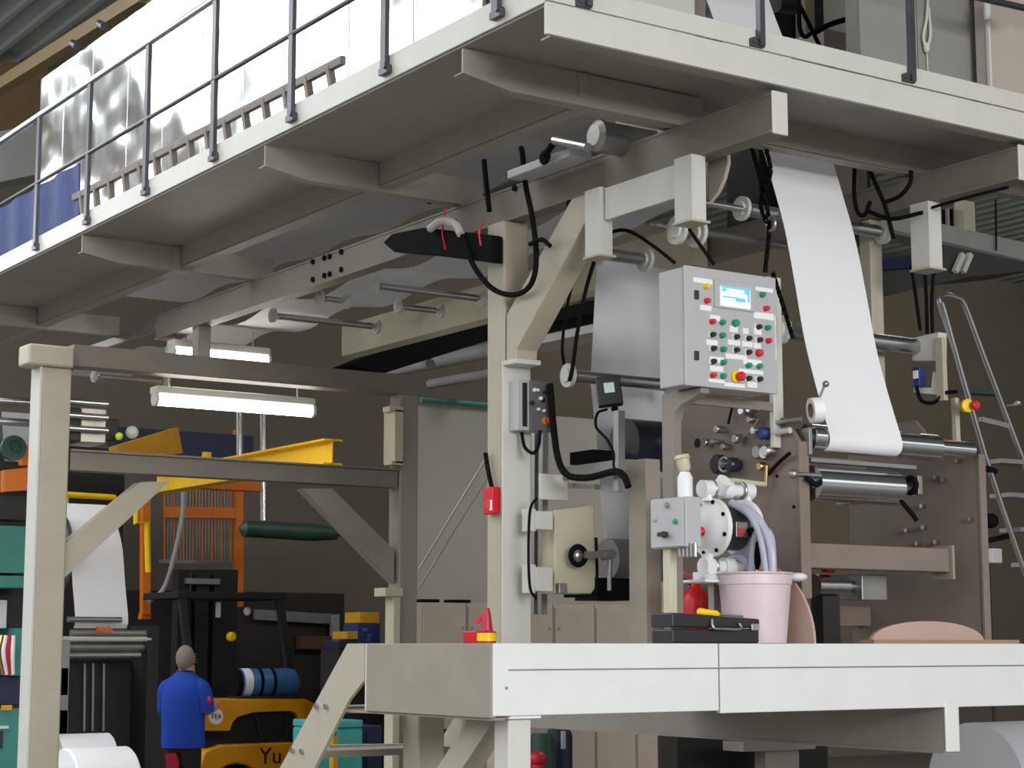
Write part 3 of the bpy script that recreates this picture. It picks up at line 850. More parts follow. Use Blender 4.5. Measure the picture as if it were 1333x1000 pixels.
MB().cyl(q + V((-.02, .02, 0)), q + V((-.02, -.14, 0)), .011).build('pipe_stub', dull_steel, gs)
q = knob(998, 608, .02, .05, brass, 'fitting')
MB().cyl(PX(998, 606, xl_ - .03), PX(997, 632, xl_ - .03), .009).build('drop_pipe', brass, gs)
for (p_, c_) in ((((956, 520), (952, 535), (948, 552)), black), (((988, 545), (980, 558), (970, 568)), dull_steel), (((960, 521), (970, 530), (976, 535)), black)):
    MB().tube([PX(a, b, xl_ - .03) for a, b in p_], .006).build('air_line', c_, gs)
single(MB().tube([PX(997, 631, 5.80), PX(980, 629, 5.76), PX(955, 626, 5.70), PX(935, 627, 5.66), PX(925, 634, 5.64), PX(922, 645, 5.62)], .012), 'air_hose', 'cream coloured air hose curving from the gauges down to the pump', 'hose', cream)
single(MB().tube([PX(1028, 590, 5.82), PX(1012, 604, 5.83), PX(1000, 618, 5.83)], .009), 'cable', 'dark cable slanting across the brown plate by the rollers', 'cable', black)
# tape roll on hook
tr = thing('tape_roll', 'white tape roll hanging on a hook beside the web', 'tape', PX(1062, 548, 5.86))
q = PX(1062, 534, 5.86)
tx = V((.92, -.38, .1))
MB().lathe(q - tx * .025, tx, [(.034, 0), (.058, 0), (.058, .05), (.034, .05), (.034, 0)], 26, cap=False).build('tape', labelw, tr)
MB().lathe(q - tx * .026, tx, [(.030, 0), (.035, 0), (.035, .052), (.030, .052), (.030, 0)], 26, cap=False).build('core', cardb, tr)
hk = single(MB().tube([q + V((.0, 0, .026)), PX(1068, 515, 5.88), PX(1073, 502, 5.9)], .006).sph(PX(1075, 500, 5.9), .016), 'tape_hook', 'steel rod with ball end from which the tape roll hangs', 'hook', dull_steel)

# =================================================================== RIGHT UPRIGHT + SENSOR
ru = thing('sensor_bracket', 'white angle bracket with blue sensor on the right roller post', 'bracket', PX(1210, 520, 6.95))
X0 = 6.9
MB().prism([PX(1187, 440, X0), PX(1222, 432, X0), PX(1222, 470, X0), PX(1187, 470, X0)], (.06, 0, 0)).build('bearing_block', paint_lt, ru, bevel=.005)
MB().bar(PX(1224, 440, X0), PX(1227, 522, X0), .05, .03, (1, 0, 0)).build('post', paint, ru, bevel=.003)
MB().prism([PX(1189, 504, X0), PX(1212, 505, X0), PX(1214, 484, X0), PX(1220, 484, X0), PX(1220, 514, X0), PX(1189, 511, X0)], (.05, 0, 0)).build('angle', paint_wh, ru, bevel=.002)
q = PX(1197, 491, X0 - .02)
MB().cbox(q, .05, .045, .1).build('sensor', bluebox, ru, bevel=.005)
MB().cbox(q + V((-.028, 0, .01)), .006, .03, .04).build('sensor_face', labelw, ru)
single(MB().tube([PX(1193, 505, X0 - .02), PX(1200, 522, X0 - .02), PX(1216, 524, X0 - .02), PX(1230, 512, X0), PX(1246, 510, X0)], .010), 'cable', 'black sensor cable sagging below the white angle bracket', 'cable', black)
ep = thing('emergency_stop_station', 'yellow emergency stop with red button on the right machine post', 'button', PX(1255, 540, 7.06))
MB().bar(PX(1243, 518, 7.08), PX(1246, 590, 7.08), .03, .03, (1, 0, 0)).build('post', paint, ep, bevel=.003)
q = PX(1256, 529, 7.06)
MB().lathe(q + V((0, 0, 0)), (-.3, -1, 0), [(.032, 0), (.034, .03), (.028, .034)], 18).build('base', yellow, ep)
MB().lathe(q + V((.012, -.034, 0)), (-.1, -1, 0), [(.012, 0), (.012, .02), (.024, .022), (.024, .036), (.016, .042)], 18).build('push_button', red, ep)
# cables hanging right
for i, (pa, lab) in enumerate(((((1186, 345), (1192, 385), (1198, 430)), 'thin dark cable hanging left of the right roller end'), (((1204, 350), (1206, 395), (1207, 440)), 'black cable hanging at the middle of the right roller end'), (((1216, 350), (1213, 390), (1214, 435)), 'black cable hanging nearest the step ladder top'))):
    single(MB().tube([PX(a, b, 7.0) for a, b in pa], .009), 'cable', lab, 'cable', black)
for pa, lab in ((((1113, 205), (1112, 250), (1116, 275), (1125, 280), (1133, 262)), 'black cable loop between web and right hanger'), (((1126, 205), (1140, 240), (1152, 268), (1163, 310)), 'black hose slanting across the right roller bearing'), (((1186, 222), (1184, 240), (1170, 256), (1150, 264)), 'curved black hose under the walkway near the right hanger'), (((1130, 275), (1160, 285), (1200, 277)), 'dark straight cable left of the right hanger')):
    single(MB().tube([PX(a, b, 6.62) for a, b in pa], .011), 'cable', lab, 'cable', black)
single(MB().tube([PX(1214, 270, 6.68), PX(1270, 254, 6.68), PX(1312, 244, 6.68)], .008), 'cable', 'black cable under the right girder end', 'cable', black)

# =================================================================== CENTRAL: small control box etc
sb = thing('small_control_box', 'small grey operator box with red mushroom button on the central column', 'control box', (5.1, 7.5, 2.85))
yb0 = 7.60
xa = PY(674, 520, yb0).x; xb = PY(716, 520, yb0).x
za, zb_ = PY(690, 496, yb0).z, PY(690, 561, yb0).z
xa0 = 5.10
MB().box(xa, yb0, zb_, xb, yb0 + .079, za).build('case', panelgrey, sb, bevel=.004)
MB().box(xa + .028, yb0 - .004, zb_ + .02, xa + .055, yb0, za - .012).build('dark_slot', darkgap, sb)
MB().box(xa + .068, yb0 - .014, zb_ - .002, xb, yb0 - .001, za + .003).build('front_panel', boxdark, sb, bevel=.003)
for (px, py, r_, m_) in ((695, 508, .010, labelw), (699, 508, .008, labelw), (708, 511, .010, blackpl), (692, 525, .012, blackpl), (706, 521, .012, blackpl), (703, 519, .01, labelw), (700, 533, .008, labelw), (707, 535, .008, labelw)):
    q = PY(px, py, yb0 - .014)
    MB().lathe(q, (0, -1, 0), [(r_, 0), (r_, .012), (r_ * .7, .015)], 12).build('knob', m_, sb)
q = PY(709, 548, yb0 - .014)
MB().lathe(q, (0, -1, 0), [(.02, 0), (.02, .012)], 16).build('stop_base', dyellow, sb)
MB().lathe(q + V((.008, -.012, 0)), (0, -1, 0), [(.01, 0), (.01, .01), (.019, .012), (.019, .024), (.012, .03)], 16).build('stop_button', red, sb)
single(MB().tube([PX(679, 563, 5.2), PX(683, 582, 5.2), PX(694, 590, 5.2), PX(701, 580, 5.2), PX(703, 560, 5.2)], .009), 'cable', 'black cable looping below the small operator box', 'cable', black)
single(MB().tube([PX(716, 500, 5.32), PX(720, 550, 5.32), PX(726, 595, 5.32), PX(738, 618, 5.32), PX(765, 622, 5.36), PX(800, 614, 5.36), PX(812, 620, 5.36), PX(818, 634, 5.36)], .017), 'cable', 'thick black cable running down beside the column then along the tray', 'cable', black)
single(MB().bar(PX(708, 520, 5.42), PX(706, 800, 5.42), .035, .035, (1, 0, 0)).bar(PX(697, 560, 5.42), PX(696, 800, 5.42), .03, .03, (1, 0, 0)), 'guide_column', 'twin dark vertical guide bars right of the central column', 'guide', dull_steel)
rbx = thing('red_switch_box', 'red emergency pull switch hanging on a black cable left of the column', 'switch', PX(640, 672, 5.1))
q = PX(640, 652, 5.105)
MB().cbox(q + V((0, 0, -.0)), .05, .085, .135).build('case', red, rbx, bevel=.006)
MB().cbox(q + V((-.003, -.005, -.02)), .052, .05, .05).build('cover', redpl, rbx, bevel=.004)
MB().cbox(q + V((-.026, -.03, -.025)), .004, .02, .05).build('sticker', labelw, rbx)
MB().tube([PX(632, 590, 5.1), PX(635, 610, 5.1), PX(640, 634, 5.1)], .012).build('cord', black, rbx)
# cable tray arm + plate
single(MB().box(5.29, 7.60, 2.47, 5.46, 7.62, 2.60), 'mounting_plate', 'light grey rectangular plate sticking out right of the column', 'plate', paint_lt, bevel=.004)
single(MB().bar(PX(735, 617, 5.45), PX(808, 607, 5.45), .05, .06), 'cable_tray', 'grey tube tray reaching from the column to the monitor post', 'tray', dull_steel)
single(MB().bar(PX(730, 632, 5.5), PX(778, 634, 5.5), .04, .025), 'mounting_bar', 'dark flat bar just under the cable tray', 'bar', dull_steel)
# monitor
mn = thing('monitor_display', 'small black tilted monitor on a post', 'monitor', (5.42, 7.0, 2.5))
c_ = PX(793, 510, 5.42)
nrm = (V((-.55, -.8, .12))).normalized(); u_ = V((-.1, .05, 1)).normalized(); r_ = u_.cross(-nrm).normalized() * -1
u_ = nrm.cross(r_).normalized()
if u_.z < 0: u_ = -u_
def obox(mb, c, r, u, n, sx, sy, sz):
    cs = []
    for k in (-1, 1):
        for (i, j) in ((-1, -1), (1, -1), (1, 1), (-1, 1)):
            cs.append(c + r * (sx / 2 * i) + u * (sy / 2 * j) + n * (sz / 2 * k))
    return mb.hexa(cs)
obox(MB(), c_, r_, u_, nrm, .12, .145, .06).build('case', blackpl, mn, bevel=.006)
obox(MB(), c_ + nrm * .0305 + u_ * .005, r_, u_, nrm, .09, .10, .004).build('bezel', navyroll, mn)
obox(MB(), c_ + nrm * .033 + u_ * .012, r_, u_, nrm, .05, .05, .003).build('screen', screeng, mn)
MB().bar(PX(806, 535, 5.42), PX(806, 640, 5.42), .04, .04, (1, 0, 0)).build('post', dull_steel, mn)
MB().sph(PX(800, 532, 5.42), .018).build('swivel', black, mn)
MB().tube([PX(790, 533, 5.40), PX(778, 538, 5.40), PX(776, 556, 5.40), PX(790, 572, 5.40), PX(799, 590, 5.40), PX(800, 610, 5.40), PX(815, 628, 5.4)], .007).build('cable', black, mn)
# column behind the monitor
pc = thing('idler_column', 'grey upright channel between the cream guide box and the control panel', 'column', (5.6, 7.35, DZ))
q0 = PX(818, 600, 5.55); q1 = PX(840, 600, 5.55)
MB().box(5.55, q1.y, DZ, 5.58, q0.y, q0.z).box(5.5805, q1.y, DZ, 5.64, q1.y + .03, q0.z).build('shaft', paint_dk, pc)
MB().prism([PX(803, 598, 5.55), PX(820, 598, 5.55), PX(820, 640, 5.55)], (.05, 0, 0)).build('gusset', paint_dk, pc)
# webs behind
Yw = 7.75
a, b = PY(772, 346, Yw), PY(862, 490, Yw)
p_ = [PY(778, 338, 7.72), PY(775, 370, 7.70), PY(772, 430, 7.66), PY(769, 488, 7.62)]
single(MB().sheet(p_, (.50, 0, 0), .002, 4), 'paper_web', 'grey paper web hanging to the left of the control panel', 'paper', paper_g, ang=60)
p_ = [PY(769, 500, 7.62), PY(773, 540, 7.65), PY(778, 594, 7.70)]
single(MB().sheet(p_, (.50, 0, 0), .002, 4), 'paper_web', 'pale paper web behind the small monitor', 'paper', paper, ang=60)
p_ = [PY(779, 618, 7.9), PY(783, 660, 7.92), PY(790, 706, 7.95)]
single(MB().sheet(p_, (.50, 0, 0), .002, 4), 'paper_web', 'grey paper web going down to the lower grey roll', 'paper', paper_g, ang=60)
a = PY(812, 578, 7.45)
single(MB().lathe(a, (1, 0, 0), [(.06, 0), (.13, 0), (.13, .28), (.06, .28)], 28), 'rubber_roll', 'navy black rubber roll behind the monitor post', 'roll', navyroll)
a = PY(790, 728, 7.9)
single(MB().lathe(a, (1, 0, 0), [(.05, 0), (.11, 0), (.11, .6), (.05, .6)], 28), 'paper_roll', 'grey roll right of the hand wheel', 'roll', mat('roll_grey', srgb(112, 108, 106), .5))
a, b = PY(778, 752, 7.7), PY(819, 782, 7.7)
single(MB().box(a.x, 7.7, b.z, b.x + .02, 7.9, a.z), 'black_bin', 'black box under the grey roll, right of the hand wheel', 'box', black)
a, b = PY(772, 585, 7.5), PY(812, 604, 7.5)
single(MB().box(a.x, 7.5, b.z, b.x, 7.7, a.z), 'black_bin', 'black box below the pale web, left of the monitor post', 'box', black)
# cream guide unit
cu = thing('web_guide_box', 'cream coloured guide box with hand wheel right of the central column', 'machine box', (5.5, 7.4, 2.0))
xg = 5.45
cp_ = [PX(727, 664, xg), PX(774, 657, xg), PX(776, 768, xg), PX(770, 773, xg), PX(727, 773, xg)]
yw_ = 7.55
MB().prism([PY(722, 664, yw_), PY(774, 657, yw_), PY(775, 766, yw_), PY(770, 773, yw_), PY(722, 773, yw_)], (0, .12, 0)).build('case', cream, cu, bevel=.006)
MB().tube([PY(776, 700, yw_ - .01), PY(777, 762, yw_ - .01), PY(771, 775, yw_ - .01), PY(735, 776, yw_ - .01)], .008).build('edge_seal', black, cu)
for (t_, b_) in ((665, 690), (738, 770)):
    a, b = PY(697, t_, yw_ - .03), PY(720, b_, yw_ - .03)
    MB().box(a.x, yw_ - .03, b.z, b.x, yw_ + .05, a.z).box(a.x - .02, yw_ - .02, b.z - .01, a.x + .01, yw_ + .06, a.z + .012).build('slide_block', paint_lt, cu, bevel=.004)
MB().tube([PY(699, 648, yw_ - .02), PY(690, 665, yw_ - .02), PY(688, 720, yw_ - .02), PY(690, 765, yw_ - .02), PY(698, 780, yw_ - .02)], .007).build('cable', black, cu)
hw = PY(745, 724, yw_)
w = MB().torus(hw + V((0, -.05, 0)), (0.0, 1, 0), .045, .014).build('hand_wheel', black, cu)
MB().lathe(hw, (0, -1, 0), [(.02, 0), (.02, .06), (.008, .065)], 16).build('wheel_hub', steel, w)
MB().bar(hw + V((.03, -.05, .005)), hw + V((.19, -.05, .01)), .03, .035).build('crank_arm', dull_steel, w)
MB().cyl(hw + V((.19, -.08, .01)), hw + V((.19, .0, .01)), .026).build('crank_boss', dull_steel, w)
MB().tube([hw + V((.19, -.06, .0)), hw + V((.185, -.06, -.08)), hw + V((.185, -.06, -.17))], .012).build('linkage', steel, w)
MB().cbox(PY(731, 766, yw_ - .02), .05, .03, .05).build('clamp', dull_steel, cu, bevel=.004)

# =================================================================== DECK ITEMS
# junction box near pump
jb = thing('pump_switch_box', 'grey switch box with green button beside the white pump', 'switch box', (5.33, 6.5, 2.2))
xj = 5.13
zt_, zb2 = PX(893, 646, xj).z, PX(893, 712, xj).z
y0_, y1_ = PX(893, 680, xj).y, PX(848, 680, xj).y
MB().box(xj, y0_, zb2, xj + .085, y1_, zt_).build('case', panelgrey, jb, bevel=.004)
MB().box(xj - .008, y0_ + .012, zb2 + .004, xj, y1_ - .004, zt_ - .004).build('cover', panelgrey, jb, bevel=.003)
for (px, py, r_, m_) in ((880, 679, .012, green), (854, 678, .006, dull_steel), (869, 658, .012, dull_steel)):
    q = PX(px, py, xj - .008)
    MB().lathe(q, (-1, 0, 0), [(r_, 0), (r_, .01), (r_ * .7, .014)], 12).build('knob', m_, jb)
q = PX(867, 696, xj - .008)
MB().lathe(q, (-1, 0, 0), [(.014, 0), (.014, .02)], 12).bar(q + V((-.02, .03, 0)), q + V((-.02, -.03, 0)), .014, .018).build('rotary_switch', blackpl, jb)
for k in range(5):
    q = PX(885 + k * 5, 716, xj + .02)
    MB().cyl(q + V((0, 0, .03)), q + V((0, 0, -.03)), .009, n=8).build('cable_gland', dull_steel, jb)
a = PX(868, 712, xj + .02)
MB().box(xj + .02, a.y - .02, DZ, xj + .06, a.y + .03, zb2).build('post', cream, jb, bevel=.003)
bo = thing('dosing_bottle', 'white plastic bottle with cap on top of the grey switch box', 'bottle', (5.32, 6.5, zt_))
q = PX(892, 644, 5.17); q.z = zt_ + .001
MB().lathe(q, (0, 0, 1), [(.034, 0), (.034, .085), (.022, .11)], 16).build('bottle', whitepl, bo)
MB().lathe(q + V((0, 0, .112)), (-.15, .1, 1), [(.02, 0), (.028, .012), (.03, .055), (.036, .06), (.03, .075)], 14).build('cap', cream, bo)
# pump
pu = thing('diaphragm_pump', 'white double diaphragm pump with black middle above the bucket', 'pump', (5.55, 6.42, DZ))
pc_ = PX(946, 688, 5.55)
pz = pc_.z
ax = V((1, 0, 0))
cL, cR = pc_ + V((-.085, 0, 0)), pc_ + V((.07, 0, 0))
MB().lathe(cL + V((-.07, 0, 0)), ax, [(.03, 0), (.06, .008), (.09, .025), (.11, .045), (.135, .05), (.135, .075), (.12, .08)], 28).build('chamber', whitepl, pu)
MB().lathe(cR + V((.09, 0, 0)), -ax, [(.03, 0), (.06, .008), (.09, .025), (.11, .045), (.135, .05), (.135, .075), (.12, .08)], 28).build('chamber', whitepl, pu)
for k in range(8):
    an = k * math.pi / 4 + .3
    q = cL + V((-.028, .118 * math.cos(an), .118 * math.sin(an)))
    MB().cyl(q, q + V((.02, 0, 0)), .01, n=8).build('bolt', black, pu)
MB().lathe(cL + V((0, 0, 0)), ax, [(.085, 0), (.10, .02), (.10, .14), (.085, .155)], 24).build('air_motor', blackpl, pu)
MB().cbox(pc_ + V((-.0, -.10, -.01)), .07, .012, .07).build('air_valve', dull_steel, pu, bevel=.004)
MB().cbox(pc_ + V((-.01, -.108, -.02)), .03, .006, .03).build('valve_tag', redpl, pu)
MB().sph(cL + V((-.075, -.01, -.02)), .022).build('red_cap', red, pu)
for s in (1, -1):
    m = MB()
    zz = pz + s * .175
    m.tube([cL + V((-.03, 0, s * .12)), cL + V((-.03, 0, s * .175)), cR + V((.05, 0, s * .175)), cR + V((.05, 0, s * .12))], .03, 12, 0)
    m.cyl((cL.x - .06, cL.y, zz), (cL.x + .0, cL.y, zz), .04)
    m.cyl((cR.x + .02, cL.y, zz), (cR.x + .08, cL.y, zz), .04)
    m.cyl((pc_.x - .03, cL.y, zz), (pc_.x + .025, cL.y, zz), .042)
    m.build('manifold', whitepl, pu)
    MB().torus((cL.x + .0, cL.y, zz), ax, .035, .009).build('clamp_band', dull_steel, pu)
    MB().torus((cR.x + .02, cL.y, zz), ax, .035, .009).build('clamp_band', dull_steel, pu)
MB().cyl((pc_.x - .05, cL.y, pz + .17), (pc_.x - .05, cL.y - .05, pz + .215), .035).build('elbow', whitepl, pu)
MB().box(cL.x - .07, cL.y - .06, pz - .235, cL.x + .01, cL.y + .06, pz - .20).box(cR.x, cL.y - .06, pz - .235, cR.x + .08, cL.y + .06, pz - .20).build('foot', whitepl, pu, bevel=.004)
MB().box(cL.x - .12, cL.y - .09, pz - .25, cR.x + .06, cL.y + .09, pz - .236).build('shelf', whitepl, pu, bevel=.003)
MB().box(cL.x + .02, cL.y + .02, DZ, cL.x + .06, cL.y + .06, pz - .25).box(cR.x, cL.y + .02, DZ, cR.x + .04, cL.y + .06, pz - .25).build('stand_leg', dull_steel, pu)
# bucket
bk = thing('plastic_bucket', 'milky pink plastic bucket full of hoses on the deck', 'bucket', (5.60, 6.30, DZ))
bc = PX(984, 838, 5.58); bc.z = DZ
R1 = .166; HB = PX(984, 748, 5.6).z - DZ
MB().lathe(bc, (0, 0, 1), [(.0, .002), (R1 * .82, .002), (R1 * .96, HB * .8), (R1 * .97, HB * .84), (R1, HB * .85), (R1, HB * .985), (R1 * 1.05, HB), (R1 * 1.05, HB * 1.02), (R1 * .96, HB * 1.01), (R1 * .92, HB * .8), (R1 * .78, .012), (0, .012)], 36, cap=False).build('tub', bucketm, bk, ang=50)
for s in (-1, 1):
    q = bc + V((s * (R1 * 1.05 + .02) * .83, -s * (R1 * 1.05 + .02) * .56, HB * .96))
    MB().sph(q, .045, .04, .02).build('handle_lug', whitepl, bk)
for i, (pa, lab) in enumerate(((((952, 655), (978, 672), (992, 705), (1000, 760)), 'cloudy white hose curving from the pump into the bucket'), (((968, 660), (990, 680), (1004, 715), (1006, 765)), 'cloudy white hose outermost of the bundle beside the pump'), (((978, 752), (982, 705), (992, 690), (1004, 705), (1005, 770)), 'cloudy white hose looped upright at the bucket right rim'), (((938, 752), (945, 735), (960, 725), (975, 735), (978, 765)), 'cloudy white hose lying low below the pump'))):
    single(MB().tube([PX(a, b, 5.565 + .01 * i) for a, b in pa], .019, 12), 'suction_hose', lab, 'hose', hosew)
single(MB().tube([PX(978, 690, 5.60), PX(988, 710, 5.60), PX(982, 740, 5.60)], .022, 12), 'suction_hose', 'short black hose on the right of the pump', 'hose', black)
# extinguisher
fe = thing('fire_extinguisher', 'red fire extinguisher behind the black tool case', 'fire extinguisher', PX(906, 838, 5.75))
q = PX(906, 838, 5.75); q.z = DZ
MB().lathe(q, (0, 0, 1), [(.07, 0), (.075, .02), (.075, .20), (.065, .235), (.03, .265), (.022, .285)], 24).build('cylinder', red, fe)
MB().cyl(q + V((0, 0, .284)), q + V((0, 0, .31)), .018).build('valve', dull_steel, fe)
MB().bar(q + V((.02, -.01, .305)), q + V((-.07, .04, .345)), .022, .012).bar(q + V((.02, -.01, .29)), q + V((-.06, .035, .30)), .02, .01).build('lever', red, fe)
MB().tube([q + V((.0, .02, .29)), q + V((-.05, .08, .30)), q + V((-.09, .10, .22)), q + V((-.09, .10, .08))], .011).build('hose', black, fe)
MB().cbox(q + V((-.045, -.058, .12)), .04, .01, .03).build('label', labelw, fe)
# tool case
tc_ = thing('tool_case', 'black plastic tool case at the deck edge in front of the bucket', 'case', (5.2, 6.17, DZ))
a, b = PY(871, 838, 6.14), PY(985, 838, 6.14)
h0, h1_ = PY(871, 802, 6.14).z - DZ, PY(985, 812, 6.14).z - DZ
x0c, x1c = a.x, b.x
MB().box(x0c, 6.12, DZ, x1c, 6.26, DZ + .062).build('base', blackpl, tc_, bevel=.01)
MB().prism([(x0c - .002, 6.118, DZ + .066), (x1c + .002, 6.118, DZ + .066), (x1c + .002, 6.118, DZ + .105), (x1c - .06, 6.118, DZ + .108), (x0c + .0, 6.118, DZ + .128)], (0, .145, 0)).build('lid', blackpl, tc_, bevel=.008)
MB().tube([(x0c + .21, 6.11, DZ + .10), (x0c + .21, 6.10, DZ + .066), (x0c + .27, 6.10, DZ + .062), (x0c + .36, 6.10, DZ + .062), (x0c + .36, 6.11, DZ + .085)], .006).build('handle', dull_steel, tc_)
MB().cbox((x1c - .035, 6.112, DZ + .07), .045, .015, .03).build('latch', steel, tc_, bevel=.003)
MB().box(x0c + .02, 6.13, DZ - .0, x0c + .05, 6.25, DZ + .004).build('foot', black, tc_)
sd = thing('screwdriver', 'yellow handled screwdriver lying on the tool case lid', 'screwdriver', (5.2, 6.2, DZ + .13))
q = PY(909, 801, 6.18); q.z = DZ + .136
MB().lathe(q, (1, -.1, -.12), [(.012, 0), (.016, .01), (.014, .05), (.016, .09), (.01, .105)], 10).build('handle', yellow, sd)
MB().cyl(q + V((.104, -.01, -.012)), q + V((.23, -.023, -.02)), .005).build('blade', dull_steel, sd)
# red things left behind deck edge
e2 = thing('fire_bucket', 'red box with yellow label on the deck edge left of the column', 'box', (4.9, 7.5, DZ))
a, b = PX(602, 838, 4.9), PX(640, 838, 4.9)
q = PX(611, 838, 4.9)
MB().box(4.9, q.y - .06, DZ, 4.98, q.y + .06, DZ + .06).build('box', red, e2, bevel=.006)
q = PX(629, 838, 4.88)
e3 = thing('red_sprayer', 'small dark red spray bottle with yellow label beside the column foot', 'bottle', (4.9, q.y, DZ))
MB().lathe((4.90, q.y, DZ), (0, 0, 1), [(.045, 0), (.046, .055), (.03, .062), (.024, .10), (.022, .13), (.012, .17)], 18).build('body', mat('dark_pink_red', srgb(176, 36, 60), .4), e3)
MB().lathe((4.90, q.y, DZ), (0, 0, 1), [(.0475, .012), (.0475, .05)], 18, cap=False).build('label', yellow, e3)
MB().bar((4.9, q.y + .01, DZ + .14), (4.87, q.y + .05, DZ + .10), .018, .018).build('trigger', redpl, e3)

# =================================================================== LIGHT FITTINGS
def tube_lamp(label, pa, pb, drop):
    pa, pb = V(pa), V(pb)
    d = (pb - pa).normalized()
    t = thing('tube_lamp', label, 'lamp', pa.lerp(pb, .5))
    MB().bar(pa + V((0, .02, .06)), pb + V((0, .02, .06)), .12, .06).build('housing', paint_lt, t, bevel=.015)
    MB().cyl(pa + d * .02, pb - d * .02, .045, n=16).build('diffuser', tubelight, t)
    MB().cyl(pa, pa + d * .022, .05).cyl(pb - d * .022, pb, .05).build('end_cap', paint_lt, t)
    MB().cyl(pa + d * .12 + V((0, .02, .08)), pa + d * .12 + V((0, .02, drop)), .007).cyl(pb - d * .12 + V((0, .02, .08)), pb - d * .12 + V((0, .02, drop)), .007).build('hanger', steel, t)
    return t


a = PY(200, 519, YR + .3); b = PY(408, 533, YR + .3); b.z = a.z
tube_lamp('lit fluorescent tube lamp hanging below the upper cross beam', a, b, .2)
a = PY(222, 458, 11.9); b = PY(350, 468, 11.9); b.z = a.z
tube_lamp('lit fluorescent tube lamp above the upper cross beam', a, b, .2)

# =================================================================== REAR LEFT: crane beam, rack, etc
cr = thing('crane_beam', 'bright yellow hoist beam lying above the lower cross beam', 'beam', (6.5, 13, 3.1))
MB().box(6.49, 12.0, 3.06, 6.50, 15.2, 3.25).box(6.42, 12.0, 3.06, 6.58, 15.2, 3.075).box(6.42, 12.0, 3.235, 6.58, 15.2, 3.25).build('i_beam', yellow, cr)
a, b = PY(155, 594, 15.0), PY(238, 556, 15.0)
MB().prism([PY(152, 580, 15.0), PY(232, 556, 15.0), PY(238, 590, 15.0), PY(160, 596, 15.0)], (0, .2, 0)).build('end_truck', dyellow, cr)
MB().box(6.9, 15.2, 3.13, 7.5, 15.35, 3.22).build('cross_arm', orange, cr)
MB().cyl((6.5, 14.2, 3.25), (6.5, 14.2, 3.34), .04).build('stop', yellow, cr)
for k, (px, lab) in enumerate(((312, 'shiny vertical pipe hanging behind the lower beam, left one'), (343, 'shiny vertical pipe hanging behind the lower beam, right one'))):
    a, b = PY(px, 516, 15.5), PY(px, 640 + 38 * k, 15.5)
    single(MB().cyl(a, b, .035, n=14), 'vertical_pipe', lab, 'pipe', chrome)
# orange safety cage
og = thing('orange_cage', 'orange frame with thin vertical bars above the forklift', 'cage', (8.6, 19.2, 2.0))
Yc = 19.2
for (px, t_, b_) in ((189, 640, 800), (310, 560, 790)):
    a, b = PY(px, t_, Yc), PY(px, b_, Yc)
    MB().bar(a, b, .09, .09, (1, 0, 0)).build('post', orange, og)
a, b = PY(215, 667, Yc), PY(315, 668, Yc)
MB().bar(a, b, .06, .12).build('rail', orange, og)
a, b = PY(205, 731, Yc), PY(302, 732, Yc)
MB().bar(a, b, .05, .04).build('rail', dull_steel, og)
a, b = PY(205, 590, Yc), PY(315, 590, Yc)
MB().bar(a, b, .05, .06).build('rail', orange, og)
for k in range(24):
    px = 214 + k * 4.1
    MB().bar(PY(px, 592, Yc + .02), PY(px, 731, Yc + .02), .014, .014, (1, 0, 0)).build('bar', dull_steel if k % 3 else orange, og)
MB().prism([PY(186, 796, Yc), PY(197, 796, Yc), PY(196, 806, Yc), PY(184, 806, Yc)], (0, .1, 0)).build('foot', orange, og)
single(MB().tube([PY(239, 636, Yc - .25), PY(238, 668, Yc - .25), PY(229, 715, Yc - .25), PY(214, 765, Yc - .25), PY(193, 784, Yc - .25)], .028), 'grey_hose', 'grey hose sagging in front of the orange cage', 'hose', cab_grey)
ylb = thing('yellow_handrail', 'bright yellow stepped handrail left of the orange cage', 'handrail', PY(185, 690, Yc - .3))
MB().tube([PY(178, 655, Yc - .3), PY(177, 681, Yc - .3), PY(191, 681, Yc - .3), PY(193, 745, Yc - .3)], .034, 8, 0).build('tube', yellow, ylb)
single(MB().tube([PY(70, 643, 16.3), PY(150, 648, 16.3)], .028, 8, 0).tube([PY(87, 645, 16.3), PY(86, 664, 16.3)], .022, 8, 0), 'yellow_handrail', 'yellow horizontal rail behind the far left column brace', 'handrail', yellow)
# dark green tank
single(MB().lathe(PY(312, 688, 18.6), V((1, 0, -.015)), [(.02, 0), (.09, .05), (.1, .9), (.07, 1.2), (.02, 1.25)], 18), 'green_tank', 'dark green horizontal tank hanging right of the orange cage', 'tank', dkgreen)
# dark machine line behind the forklift
dm = thing('dark_machine', 'dark machine bulk standing behind the forklift and the worker', 'machine', (8.5, 20.3, 0))
a, b = PY(150, 750, 20.0), PY(440, 765, 20.0)
MB().box(a.x - .3, 20.0, 0, b.x + .1, 20.9, PY(300, 770, 20.0).z).build('body', machdark, dm, bevel=.02)
MB().box(a.x - 2.5, 20.3, 0, a.x + .2, 21.2, 4.0).build('side_tower', machdark, dm)
a, b = PY(330, 800, 19.95), PY(430, 806, 19.95)
MB().bar(a, b, .05, .12).build('shelf', dull_steel, dm)
a, b = PY(388, 828, 19.95), PY(430, 845, 19.95)
MB().box(a.x, 19.9, b.z, b.x, 20.0, a.z).build('panel', mat('dark_brown', srgb(86, 56, 34), .6, var=.1), dm)
a, b = PY(432, 800, 19.9), PY(437, 990, 19.9)
MB().box(a.x, 19.85, 0, b.x, 19.95, a.z).build('edge', cab_grey, dm)
